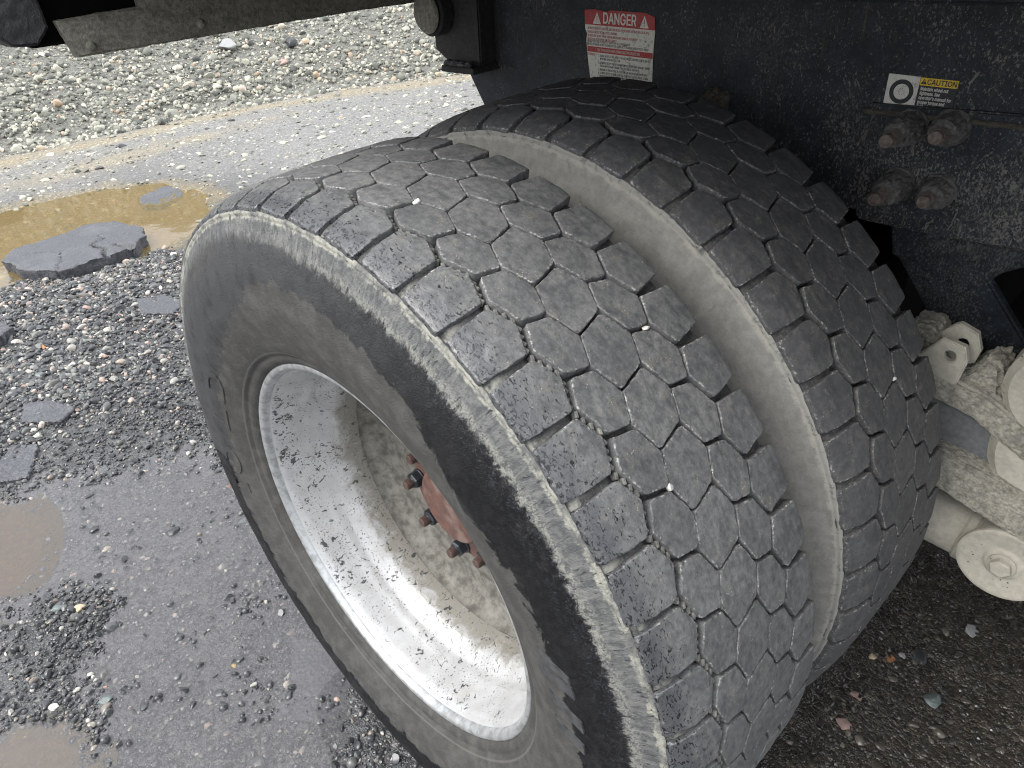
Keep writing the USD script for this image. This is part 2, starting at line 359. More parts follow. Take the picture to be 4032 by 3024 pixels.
def mat_truck(name='navy_frame_paint', dust=.45, col=(.013, .0165, .021), splat=1.0):
    """Dark navy frame paint under dried mud specks, runs and dust."""
    g = Graph(); p = g.pos()
    fine = g.noise(p, 160, 5, .7); big = g.noise(p, 7, 4, .6); mid = g.noise(p, 45, 5, .65)
    px, py, pz = g.xyz(p)
    thrown = g.math('add', g.lin(g.math('subtract', py, g.math('multiply', pz, 1.2)), -1.4, -.55, -.020, .050), g.math('multiply', g.math('subtract', big, .5), .25))
    c = g.mix(g.ss(mid, .35, .7), col, tuple(k * 1.9 for k in col))
    st = g.noise(g.scaled(p, (120, 330, 150), rot=(.85, 0, 0)), 1.0, 4, .7, .8)                      # short slanted streaks of spray
    sm = g.math('multiply', g.ss(g.math('add', st, thrown), .60, .655), g.ss(g.noise(p, 12, 4), .30, .58, .35, 1.0))
    c = g.mix(g.math('multiply', sm, .75 * splat), c, (.15, .146, .13))
    f2 = g.noise(g.scaled(p, (220, 300, 220), rot=(.8, 0, 0)), 1.0, 4, .68); sp = g.ss(g.math('add', g.math('add', f2, thrown), g.math('multiply', g.noise(p, 18, 4, .65), .26)), .750, .785)
    c = g.mix(g.math('multiply', sp, .70 * splat), c, (.25, .243, .215))
    st2 = g.math('add', thrown, g.noise(g.scaled(p, (30, 85, 32), rot=(.8, 0, 0)), 1.0, 5, .68, 1.2))                       # a few long smears
    sp2 = g.math('multiply', g.ss(st2, .665, .69), g.ss(g.noise(p, 6, 3), .42, .55))
    c = g.mix(g.math('multiply', sp2, .75 * splat), c, (.23, .22, .19))
    dm = g.math('multiply', g.ss(big, .3, .75), dust)
    c = g.mix(g.math('multiply', dm, g.ss(fine, .35, .65)), c, (.085, .083, .075))
    run = g.math('multiply', g.ss(g.noise(g.scaled(p, (70, 70, 5)), 1.0, 5, .7), .60, .72), .35 * splat)
    c = g.mix(run, c, (.13, .115, .085))
    h = g.math('add', g.math('multiply', fine, .5), g.math('add', sp, sm))
    return g.make(name, g.bsdf(base_color=c, roughness=.62, specular_ior_level=.25, normal=g.bump(h, .45, .0015)))

def mat_dusty_steel(name='dusty_axle_parts', a=(.36, .345, .30), b=(.24, .23, .20), dark=(.05, .052, .055), amount=.35, bump=.8):
    g = Graph(); p = g.pos(); n = g.noise(p, 90, 6, .72); m = g.noise(p, 24, 5, .65); f = g.noise(p, 300, 3, .7)
    c = g.mix(g.ss(n, .35, .66), a, b); c = g.mix(g.ss(m, .56, .72, 0, amount), c, dark)
    v = g.voro(p, 110, feature='f1'); c = g.mix(g.math('multiply', g.math('less_than', v, .13), g.ss(g.noise(p, 35), .5, .62)), c, (.03, .03, .03))
    h = g.math('add', g.math('multiply', n, 1.0), g.math('multiply', f, .4))
    return g.make(name, g.bsdf(base_color=c, roughness=.85, normal=g.bump(h, bump, .002)))

def mat_mud(name, a, b, bump=1.0, rou=.85):
    g = Graph(); p = g.pos(); n = g.noise(p, 150, 6, .75); m = g.noise(p, 45, 5)
    c = g.mix(g.ss(n, .32, .68), a, b); c = g.mix(g.ss(m, .5, .7, 0, .5), c, tuple(.6 * k for k in b))
    return g.make(name, g.bsdf(base_color=c, roughness=rou, normal=g.bump(n, bump, .003)))

def mat_label(name, col, wear=.5, dirt=(.16, .14, .11)):
    g = Graph(); p = g.pos(); n = g.noise(p, 120, 5, .7); v = g.voro(g.mix(.02, p, g('noise_texture', 'color', vector=p, scale=150.0)), 210, feature='f1')
    d = g.math('multiply', g.ss(n, .5, .72), wear)
    c = g.mix(d, col, dirt)
    c = g.mix(g.math('multiply', g.math('less_than', v, .2), g.ss(g.noise(p, 40), .46, .6)), c, (.02, .02, .02))
    return g.make(name, g.bsdf(base_color=c, roughness=.5, normal=g.bump(n, .2, .0006)))

def mat_stone(name, ramp, rou=.6, wet=0.0):
    g = Graph(); rnd = g('object_info', 'random'); tc = g('texture_coordinate', 'object')
    c = g('rgb_ramp', 'color', ramp=ramp, fac=rnd)
    n = g.noise(g.pos(), 190, 4, .65)
    c = g.mix(g.ss(n, .35, .7, 0, .4), c, (.06, .06, .058))
    return g.make(name, g.bsdf(base_color=c, roughness=rou, normal=g.bump(n, .35, .001)))

def mat_asphalt(name, a=(.036, .038, .043), b=(.070, .072, .080), rou=.5):
    g = Graph(); p = g.pos(); n = g.noise(p, 90, 6, .7); m = g.noise(p, 9, 4); v = g.voro(p, 130, feature='f1')
    c = g.mix(g.ss(n, .35, .68), a, b); c = g.mix(g.ss(m, .5, .7, 0, .5), c, tuple(k * 1.3 for k in b))
    c = g.mix(g.math('multiply', g.math('less_than', v, .2), g.ss(g.noise(p, 40), .5, .6, 0, .6)), c, (.24, .23, .21))
    return g.make(name, g.bsdf(base_color=c, roughness=rou, normal=g.bump(g.math('add', n, v), .6, .004)))

def mat_ground():
    """Wet grit: the zone's own colour and its wetness come with the mesh, the grains from the shader."""
    g = Graph(); p = g.pos()
    zone = g('attribute', 'color', attribute='zone'); wet = g('attribute', 'fac', attribute='wet')
    v = g.voro(p, 95, 'color', feature='f1'); vd = g.voro(p, 95, feature='f1'); v2 = g.voro(p, 260, 'color', feature='f1'); v2d = g.voro(p, 260, feature='f1')
    cr, cg, cb = g.xyz(v); c2r, c2g, c2b = g.xyz(v2)
    n = g.noise(p, 30, 6, .7)
    k = g('rgb_ramp', 'color', fac=cr, ramp=[(0, (.45, .45, .46)), (.5, (.85, .85, .86)), (.8, (1.2, 1.2, 1.2)), (.93, (2.2, 2.15, 2.0)), (1, (3.2, 3.0, 2.7))])
    k2 = g('rgb_ramp', 'color', fac=c2r, ramp=[(0, (.5, .5, .5)), (.6, (1.0, 1.0, 1.0)), (.9, (1.7, 1.65, 1.55)), (1, (2.6, 2.5, 2.3))])
    c = g.mix(1.0, zone, g.mix(.5, k, k2), 'multiply')
    c = g.mix(g.ss(n, .4, .7, 0, .35), c, zone)
    rou = g.lin(wet, 0, 1, .85, .16)
    rou = g.math('add', rou, g.math('multiply', g.math('subtract', n, .5), .25))
    h = g.math('add', g.math('multiply', vd, -.9), g.math('add', g.math('multiply', v2d, -.4), g.math('multiply', n, .8)))
    return g.make('wet_grit', g.bsdf(base_color=c, roughness=rou, normal=g.bump(h, .8, .006)))

def mat_water(name, tint, body, cloud=.15):
    """Muddy water: clear to light but for its silt (and a painted sheen in the film), mirror-like at a slant."""
    g = Graph(); p = g.pos(); n = g.noise(p, 9, 3, .5)
    nb = g.bump(n, .05, .01)
    fr = g('fresnel', 'fac', IOR=1.333, normal=nb)
    t = g('transparent_bsdf', 'BSDF', color=tint)
    d = g('diffuse_bsdf', 'BSDF', color=body)
    b = g('mix_closure', 'closure', fac=cloud, closure1=t, closure2=d)
    gl = g('glossy_bsdf', 'BSDF', color=(1, 1, 1), roughness=.03, normal=nb)
    return g.make(name, g('mix_closure', 'closure', fac=fr, closure1=b, closure2=gl))

MT = {
    'tread': mat_tread('worn_tread_rubber', False),
    'tread_wet': mat_tread('wet_shoulder_rubber', True),
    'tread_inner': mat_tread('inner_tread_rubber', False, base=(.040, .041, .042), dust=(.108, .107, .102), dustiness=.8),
    'sidewall': mat_sidewall(), 'dust_rubber': mat_dust_rubber(), 'rim': mat_rim(), 'flange': mat_flange(), 'disc': mat_disc(), 'rust': mat_rust(),
    'nut': mat_plain('dark_lug_nut', (.022, .025, .030), .45, .4, bump=.3),
    'stud': mat_plain('rusty_stud', (.075, .042, .034), .7, 0, var=.5, scale=200),
    'navy': mat_truck(), 'navy_leg': mat_truck('leg_paint_with_shade', .5, (.010, .0135, .018), .45), 'black': mat_truck('black_hinge_paint', .5, (.013, .013, .013), .35),  # navy_leg: frame navy with underside shade put into its colour, fewer specks
    'dusty': mat_dusty_steel(), 'dusty_dark': mat_dusty_steel('dusty_dark_beam', (.16, .165, .165), (.11, .115, .12), (.05, .05, .055), .4, .4),
    'dusty_smooth': mat_dusty_steel('dusty_cap', (.42, .395, .33), (.34, .32, .265), (.16, .155, .14), .2, .25),
    'crust': mat_mud('dried_mud_crust', (.44, .415, .345), (.20, .19, .16), 1.0),
    'sill': mat_mud('mud_caked_sill', (.30, .285, .235), (.13, .122, .098), 1.0),
    'void': mat_plain('unlit_underside', (.006, .006, .006), .9, specular_ior_level=.1),  # near-black: the shade under the truck is put into this colour
    'rubber': mat_mud('old_black_rubber', (.012, .012, .013), (.03, .03, .03), .9, .5),
    'groove': mat_groove(), 'ejector': mat_mud('dusty_ejector_rubber', (.26, .25, .225), (.10, .098, .09), .8),
    'bolt_mud': mat_mud('muddy_bolt', (.17, .168, .155), (.075, .073, .066), 1.0),
    'bolt_tip': mat_plain('worn_bolt_tip', (.17, .135, .115), .65, .1, var=.5, scale=200),
    'clump': mat_mud('gritty_clump', (.11, .098, .075), (.055, .048, .035), 1.0),
    'red': mat_label('label_red', (.36, .02, .025), .5), 'white': mat_label('label_white', (.60, .58, .51), .8), 'ink': mat_label('label_ink', (.06, .06, .06), .2),
    'cream': mat_label('label_cream', (.62, .60, .54), .55), 'yellow': mat_label('label_yellow', (.68, .46, .03), .35), 'lblack': mat_label('label_black', (.012, .014, .018), .15),
    'asphalt': mat_asphalt('broken_asphalt'), 'ground': mat_ground(),
    'water': mat_water('muddy_film', (.90, .89, .88), (.22, .215, .22), .10),  # film body: silt plus the lilac sky sheen painted into its colour
    'water_brown': mat_water('brown_puddle', (.78, .62, .34), (.075, .050, .014), .25),
    'water_gold': mat_water('silty_puddle', (.78, .68, .48), (.17, .13, .06), .25),
}
GREYS = [(0, (.02, .021, .023)), (.35, (.045, .047, .050)), (.58, (.10, .105, .10)), (.75, (.19, .19, .175)), (.86, (.36, .345, .30)), (.93, (.34, .23, .18)), (1, (.60, .57, .50))]
DARKS = [(0, (.012, .0125, .014)), (.45, (.026, .027, .030)), (.75, (.05, .052, .056)), (.9, (.10, .098, .092)), (.97, (.20, .17, .14)), (1, (.40, .38, .34))]
BANK = [(0, (.05, .052, .046)), (.25, (.14, .145, .12)), (.5, (.25, .25, .205)), (.75, (.37, .36, .29)), (.9, (.48, .46, .38)), (.96, (.36, .25, .16)), (1, (.62, .60, .53))]
MT['raised'] = mat_plain('raised_rubber', (.050, .051, .053), .45, 0, .5, 90, .4)
MT['stone_grey'] = mat_stone('grit_stones', GREYS, .5); MT['stone_dark'] = mat_stone('wet_dark_stones', DARKS, .25); MT['stone_under'] = mat_stone('soaked_brown_grit', [(0, (.010, .009, .008)), (.5, (.022, .019, .016)), (.8, (.045, .039, .031)), (.95, (.08, .068, .054)), (1, (.16, .14, .115))], .14); MT['stone_bank'] = mat_stone('bank_stones', BANK, .7)
MT['chip_white'] = mat_plain('pale_chip', (.62, .60, .55), .5, scale=150); MT['chip_orange'] = mat_plain('orange_chip', (.30, .14, .06), .6, scale=150)
MT['chip_tan'] = mat_plain('tan_chip', (.48, .38, .26), .6, scale=120); MT['chip_pink'] = mat_plain('pink_chip', (.30, .21, .18), .6, scale=120)
MT['chip_green'] = mat_plain('greenish_chip', (.10, .125, .12), .45, scale=120); MT['chip_grey'] = mat_plain('grey_chip', (.24, .245, .24), .5, scale=120)
MT['chip_dark'] = mat_plain('dark_chip', (.03, .031, .034), .4, scale=120); MT['chip_yellow'] = mat_plain('yellow_chip', (.55, .36, .06), .5, scale=120)

# ------------------------------------------------------------------ the ground, one sheet to the horizon
def seg_dist(pts, line):
    """Signed side and distance of points to a polyline (positive beyond it, towards the bank)."""
    best = np.full(len(pts), 1e9)
    for a, b in zip(line[:-1], line[1:]):
        a = np.array(a); b = np.array(b); ab = b - a; t = np.clip(((pts - a) @ ab) / (ab @ ab), 0, 1)
        best = np.minimum(best, np.linalg.norm(pts - (a + t[:, None] * ab), axis=1))
    return best

BANK_LINE = [(60, -13.0), (6.0, -6.3), (.6, -5.85), (-.73, -5.72), (-1.8, -5.64), (-2.5, -5.57), (-3.2, -5.35), (-4.35, -4.82), (-6.0, -3.9), (-12, .5), (-40, 20)]
_bx = np.array([p[0] for p in BANK_LINE])[::-1]; _by = np.array([p[1] for p in BANK_LINE])[::-1]

def bank_dist(x, y): return np.interp(x, _bx, _by) - y        # > 0 on the bank

def blob(x, y, cx, cy, rx, ry, rot=0.0, seed=0, wob=.5):
    c, s = math.cos(rot), math.sin(rot); dx, dy = x - cx, y - cy
    q = np.hypot((dx * c + dy * s) / rx, (-dx * s + dy * c) / ry)
    n = meshkit.fbm(np.stack([x * 5, y * 5, np.full_like(x, seed)], -1), 4, seed) - .5
    return np.clip(1.6 * (1 - q + wob * n), -1, 1)

WATER_Z = 0.0
def ground_height(x, y):
    P = np.stack([x, y, np.zeros_like(x)], -1)
    big = meshkit.fbm(P * 1.1, 3, 3) - .5; mid = meshkit.fbm(P * 7, 4, 5) - .5; fine = meshkit.fbm(P * 42, 4, 9) - .5
    near = 1 / (1 + (np.hypot(x, y + 1) / 5) ** 4)
    h = .008 * big + .016 * mid * near + .013 * fine * near
    base = np.full_like(x, .010)
    base += .016 * np.clip(blob(x, y, -.25, -2.35, .75, .62, .3, 2, .8), 0, 1)             # gravel behind the slab's front
    base += .014 * np.clip(blob(x, y, .35, -.85, .16, .16, .2, 4, .8), 0, 1)               # pebbles at the near left
    base -= .0155 * np.clip(1.3 * blob(x, y, .16, -.80, .48, .95, .25, 6, .9), 0, 1)              # the wet run beside the tyre
    base -= .040 * np.clip(1.5 * blob(x, y, .47, -1.24, .19, .26, -.2, 8, .25), 0, 1)            # puddle at the left edge
    base -= .030 * np.clip(blob(x, y, .52, -.52, .10, .11, .0, 10, .7), 0, 1)              # puddle at the lower left corner
    base -= .050 * np.clip(1.6 * blob(x, y, -.55, -3.60, .78, .80, .2, 12, .25), 0, 1)           # silty puddle behind the slab
    base += .03 * np.clip(blob(x, y, -1.8, -4.9, 2.2, .6, .1, 14, .4), 0, 1)               # sandy rise before the bank
    base -= .010 * np.clip(blob(x, y, -.65, .55, .5, .5, 0, 16, .6), 0, 1)                 # wet ground under the truck
    d = bank_dist(x, y)
    bank = np.clip(d, 0, None); bank = .42 * bank * np.clip(bank / .25, 0, 1)
    bank = np.where(bank > 2.4, 2.4 + .25 * np.tanh(bank - 2.4), bank)
    bank *= 1 + .25 * big
    return h + base + bank + .05 * (meshkit.fbm(P * 3.1, 3, 21) - .5) * np.clip(d / .4, 0, 1)

def axis_lines(lo, hi, a, b, fine, grow):
    core = list(np.arange(a, b, fine)); s = fine; v = core[-1]; right = []
    while v < hi: s *= grow; v += s; right.append(min(v, hi))
    s = fine; v = core[0]; left = []
    while v > lo: s *= grow; v -= s; left.append(max(v, lo))
    return np.array(left[::-1] + core + right)

def zones(x, y):
    """The colour of the ground's own material and how wet it is."""
    col = np.tile([.046, .047, .048], (len(x), 1)); wet = np.full(len(x), .75)
    def put(w, c, wt=None):
        nonlocal col, wet
        w = np.clip(w, 0, 1)[:, None]; col = col * (1 - w) + np.array(c) * w
        if wt is not None: wet = wet * (1 - w[:, 0]) + wt * w[:, 0]
    n = meshkit.fbm(np.stack([x * 2, y * 2, x * 0], -1), 4, 31)
    far = np.clip((-y - 3.5) / 1.2 + (n - .5), 0, 1)
    put(far, (.135, .132, .124), .45)                                                         # pale washed sand and grit
    put(np.clip((-x - 1.2) / .8, 0, 1) * np.clip((-y - .2) / 1.0, 0, 1), (.14, .139, .135), .4)
    d = bank_dist(x, y)
    put(np.clip(1 - np.abs(d + .18 + .25 * (n - .5)) / .26, 0, 1) * .85, (.215, .175, .105), .4)      # tan silt along the foot of the bank
    put(np.clip(blob(x, y, -1.3, -4.75, 1.6, .22, .05, 41, 1.0), 0, 1) * .6, (.20, .17, .11), .4)
    put(np.clip(blob(x, y, -.55, -3.60, .84, .86, .2, 12, .25) * 3, 0, 1), (.15, .115, .052), .6)
    put(np.clip(blob(x, y, .47, -1.24, .20, .27, -.2, 8, .25) * 2, 0, 1), (.080, .056, .016), .9)
    put(np.clip(blob(x, y, .52, -.52, .11, .12, .0, 10, .7) * 2, 0, 1), (.060, .044, .022), .9)
    put(np.clip(blob(x, y, -.65, .6, .7, .7, 0, 16, .6) * 2, 0, 1) * .8, (.032, .027, .020), 1.0)    # dark wet earth under the truck
    put(np.clip(d / .15, 0, 1), (.11, .11, .095), .2)
    return col, wet

gx = axis_lines(-160, 160, -1.15, .78, .0075, 1.045); gy = axis_lines(-200, 160, -2.7, .95, .0085, 1.04)
GX, GY = np.meshgrid(gx, gy, indexing='ij'); fx, fy = GX.ravel(), GY.ravel()
gz = ground_height(fx, fy)
i, j = np.meshgrid(np.arange(len(gx) - 1), np.arange(len(gy) - 1), indexing='ij'); ny = len(gy)
a = (i * ny + j).ravel(); b = ((i + 1) * ny + j).ravel(); c = ((i + 1) * ny + j + 1).ravel(); d = (i * ny + j + 1).ravel()
gm = trimesh.Trimesh(np.stack([fx, fy, gz], 1), np.concatenate([np.stack([a, b, c], 1), np.stack([a, c, d], 1)]), process=False)
zc, zw = zones(fx, fy)
tag(stage.GetPrimAtPath(part('/World', 'ground', gm, MT['ground'], smooth=True, colors={'zone': zc}, floats={'wet': zw})), kind='structure')

def sheet(name, x0, x1, y0, y1, z, mat, poly=None):
    P = Polygon(poly) if poly else Polygon([(x0, y0), (x1, y0), (x1, y1), (x0, y1)])
    v, f = trimesh.creation.triangulate_polygon(P, engine='earcut')
    m = trimesh.Trimesh(np.column_stack([v, np.full(len(v), z)]), f, process=False)
    tag(stage.GetPrimAtPath(part('/World', name, m, mat)), kind='structure')

def oval(cx, cy, rx, ry, rot=0.0, n=28): return [(cx + rx * math.cos(t) * math.cos(rot) - ry * math.sin(t) * math.sin(rot), cy + rx * math.cos(t) * math.sin(rot) + ry * math.sin(t) * math.cos(rot)) for t in np.linspace(0, 2 * PI, n, endpoint=False)]
sheet('water_film', -.45, .95, -2.0, .35, WATER_Z + .002, MT['water'])
sheet('brown_puddle', 0, 0, 0, 0, WATER_Z - .002, MT['water_brown'], oval(.48, -1.24, .24, .32, -.2))
sheet('corner_puddle', 0, 0, 0, 0, WATER_Z - .002, MT['water_brown'], oval(.53, -.50, .16, .17))
sheet('silty_puddle', 0, 0, 0, 0, WATER_Z - .001, MT['water_gold'], oval(-.55, -3.60, 1.05, 1.05))

# loose stones that nobody could count
def scatter(name, xs, ys, size, protos, mat, label, sink=.25, flat=.6):
    keep = np.arange(len(xs)); zs = ground_height(xs, ys)
    path = unique('/World', name); pi = UsdGeom.PointInstancer.Define(stage, path)
    targets = []
    for k in range(protos):
        pp = path + '/stone' + ('_%03d' % k if k else '')
        usdkit.mesh(stage, pp, rock(1.0, 100 + k * 7 + len(name), flat, 1), mat, smooth=35); targets.append(pp)
    pi.CreatePrototypesRel().SetTargets(targets)
    n = len(xs)
    pi.CreateProtoIndicesAttr(Vt.IntArray.FromNumpy(rng.integers(0, protos, n).astype(np.int32)))
    pi.CreatePositionsAttr(Vt.Vec3fArray.FromNumpy(np.stack([xs, ys, zs + size * (.5 * flat - sink)], 1).astype(np.float32)))
    pi.CreateScalesAttr(Vt.Vec3fArray.FromNumpy(np.repeat(size[:, None], 3, 1).astype(np.float32)))
    t = rng.uniform(0, 2 * PI, n); tilt = rng.normal(0, .25, (n, 2))
    q = np.stack([np.cos(t / 2), tilt[:, 0] * .5, tilt[:, 1] * .5, np.sin(t / 2)], 1); q /= np.linalg.norm(q, axis=1, keepdims=True)
    pi.CreateOrientationsAttr(Vt.QuathArray([Gf.Quath(float(w), float(a_), float(b_), float(c_)) for w, a_, b_, c_ in q]))
    tag(pi.GetPrim(), label, 'gravel', kind='stuff')

def sizes(n, med, sig, lo, hi): return np.clip(med * np.exp(rng.normal(0, sig, n)), lo, hi)
# the bank
n = 62000; xs = rng.uniform(-9, 1.2, n); dd = rng.uniform(0, 1, n) ** 1.3 * 5.5; ys = np.interp(xs, _bx, _by) - dd
scatter('bank_gravel', xs, ys, sizes(n, .0125, .5, .005, .05), 6, MT['stone_bank'], 'pale crushed gravel heaped on the bank behind the sandy strip', .15, .75)
# gravel on the left, around and in front of the asphalt slab
n = 22000; xs = rng.uniform(-1.0, .5, n); ys = rng.uniform(-3.4, -1.45, n)
w = blob(xs, ys, -.22, -2.35, .75, .75, .3, 2, .8) + .35 * rng.uniform(-1, 1, n); k = w > 0
scatter('grit_gravel', xs[k], ys[k], sizes(k.sum(), .0050, .55, .0022, .02), 6, MT['stone_grey'], 'mixed grey, white and pink grit in front of the asphalt slab', .12, .65)
n = 5200; xs = rng.uniform(-.9, .4, n); ys = rng.uniform(-3.3, -1.5, n); w = blob(xs, ys, -.22, -2.35, .75, .75, .3, 2, .8); k = w > -.1
scatter('dark_gravel', xs[k], ys[k], sizes(k.sum(), .008, .5, .004, .022), 5, MT['stone_dark'], 'dark wet grit mixed in with the pale stones on the left', .12, .55)
# wet run beside the tyre, and the near left
n = 42000; xs = rng.uniform(-.30, .72, n); ys = rng.uniform(-2.0, .16, n); hh = ground_height(xs, ys); w = meshkit.fbm(np.stack([xs * 6, ys * 6, xs * 0], -1), 3, 77); k = (hh > -.013) & (rng.uniform(0, 1, n) < np.clip((w - .36) * 5.0, .35, 1))
scatter('wet_grit', xs[k], ys[k], sizes(k.sum(), .0034, .5, .0016, .013), 5, MT['stone_dark'], 'small wet dark grit on the soaked ground beside the outer tyre', .05, .8)
n = 3000; xs = rng.uniform(-.2, .72, n); ys = rng.uniform(-1.9, .12, n); k = ground_height(xs, ys) > -.012
scatter('light_grit', xs[k], ys[k], sizes(k.sum(), .0028, .5, .0013, .009), 5, MT['stone_grey'], 'pale grit sprinkled over the wet ground beside the outer tyre', .05, .8)
# under the truck
n = 15000; xs = rng.uniform(-1.25, -.25, n); ys = rng.uniform(.15, 1.0, n)
scatter('under_truck_grit', xs, ys, sizes(n, .0030, .5, .0014, .010), 5, MT['stone_under'], 'dark wet grit on the shaded earth under the truck', .3, .6)
# pale wash between slab and bank
n = 9000; xs = rng.uniform(-5.0, .4, n); ys = rng.uniform(-5.8, -1.6, n); k = (bank_dist(xs, ys) < 0) & ((ys < -3.2) | (xs < -.95))
scatter('wash_grit', xs[k], ys[k], sizes(k.sum(), .0085, .6, .004, .04), 5, MT['stone_bank'], 'sparse pale grit on the washed sand before the bank', .3, .5)

# stones one can point to: (x, y, size, material, label)
def lone(name, x, y, s, mat, label, cat='stone', seed=1, flat=.6, sink=.2, z=None):
    m = rough(rock(s, seed, flat, 2, .4), s * .3, s * .05, 4 / s, seed); zz = float(ground_height(np.array([x]), np.array([y]))[0]) if z is None else z
    m.apply_transform(trimesh.transformations.rotation_matrix(seed * 1.3, [0, 0, 1])); m.apply_translation([x, y, zz + s * (.5 * flat - sink)])
    top(name, m, MT[mat], label, cat, smooth=35)
for k, (x, y, s, mt, lb) in enumerate([
    (-.114, -.989, .012, 'chip_orange', 'orange stone on the wet ground just left of the outer tyre'),
    (-.150, -.935, .013, 'chip_dark', 'black stone touching the orange stone left of the tyre'),
    (-.075, -.830, .014, 'chip_green', 'pale greenish stone near the tyre below the orange stone'),
    (.144, -.445, .006, 'chip_yellow', 'small yellow pebble on the bare wet ground below the rim'),
    (.316, -.845, .017, 'chip_tan', 'tan flat stone by the near left puddle, with a dark splinter beside it'),
    (.300, -.820, .014, 'chip_dark', 'dark splinter of slate lying beside the tan flat stone'),
    (.345, -.885, .016, 'chip_green', 'bluish green stone at the lower left, left of the tan flat stone'),
    (.290, -.980, .012, 'chip_pink', 'pink stone above the tan flat stone at the left'),
    (.235, -.975, .018, 'chip_dark', 'dark slate chip just right of the pink stone'),
    (.060, -.930, .026, 'chip_dark', 'large dark flat stone half sunk in the wet film'),
    (.085, -1.040, .018, 'chip_dark', 'black lump of asphalt in the middle of the wet ground'),
    (.140, -1.300, .016, 'chip_dark', 'black pebble beside the pale water tongue at the left'),
    (-.05, -2.020, .020, 'chip_white', 'white stone in the gravel left of the tyre'),
    (.045, -2.05, .022, 'chip_green', 'pale blue green stone low in the gravel at the left'),
    (-.245, -2.45, .024, 'chip_pink', 'pink oblong stone in the gravel below the asphalt slab'),
    (-.145, -2.40, .022, 'chip_tan', 'pale yellow square stone in the gravel below the slab'),
    (-.335, -2.33, .034, 'chip_dark', 'long dark curved stone in the gravel near the tyre'),
    (-.10, -2.72, .024, 'chip_pink', 'pinkish pebble just under the front edge of the slab at left'),
    (-.72, -2.72, .026, 'chip_white', 'pale stone in the gravel right of the slab, against the tyre'),
    (.16, -2.31, .020, 'chip_white', 'cream stone at the far left of the gravel'),
    (-.02, -2.24, .016, 'chip_orange', 'tan orange stone in the middle of the left gravel'),
    (-1.05, -4.62, .035, 'chip_dark', 'dark pebble on the pale sand behind the silty puddle'),
    (-1.35, -5.05, .045, 'chip_dark', 'dark pointed stone on the tan silt strip at the left'),
    (.435, -.62, .012, 'chip_white', 'white speckled stone at the rim of the corner puddle'),
    (.36, -.56, .020, 'chip_green', 'greenish stone by the corner puddle at the bottom'),
    (-.62, .50, .011, 'chip_pink', 'pink pebble under the truck nearest the inner tyre'),
    (-.735, .51, .013, 'chip_orange', 'orange pebble in the cluster on the dark earth under the truck'),
    (-.755, .525, .009, 'chip_grey', 'grey pebble next to the orange pebble under the truck'),
    (-.72, .485, .009, 'chip_tan', 'tan pebble in the cluster under the truck'),
    (-.90, .60, .016, 'chip_grey', 'grey green stone on the dark earth below the round cap'),
    (-.70, .60, .018, 'chip_green', 'dark green stone on the earth at the lower right'),
    (-.77, .55, .022, 'chip_dark', 'dark flat stone beside the pebble cluster under the truck'),
    (-.55, .50, .016, 'chip_pink', 'brownish pink stone near the bottom edge under the truck'),
    (-3.18, -5.90, .06, 'chip_pink', 'reddish pink stone at the foot of the gravel bank'),
    (-3.40, -6.06, .10, 'chip_dark', 'flat dark stone just behind the reddish stone at the foot of the bank'),
    (-2.9, -6.3, .11, 'chip_grey', 'large pale grey stone half buried in the gravel bank'),
    (-.1, -6.6, .10, 'chip_dark', 'dark stone in the gravel bank at the far left'),
    (-2.6, -7.4, .07, 'chip_dark', 'dark stone high in the gravel bank'),
    (-2.75, -7.5, .10, 'chip_tan', 'tan stone beside the dark stone high in the gravel bank'),
]): lone({'chip_dark': 'dark_stone', 'chip_white': 'white_stone', 'chip_orange': 'orange_stone', 'chip_pink': 'pink_stone', 'chip_tan': 'tan_stone', 'chip_green': 'green_stone', 'chip_yellow': 'yellow_pebble', 'chip_grey': 'grey_stone'}[mt], x, y, s, mt, lb, seed=k + 3, flat=.5)

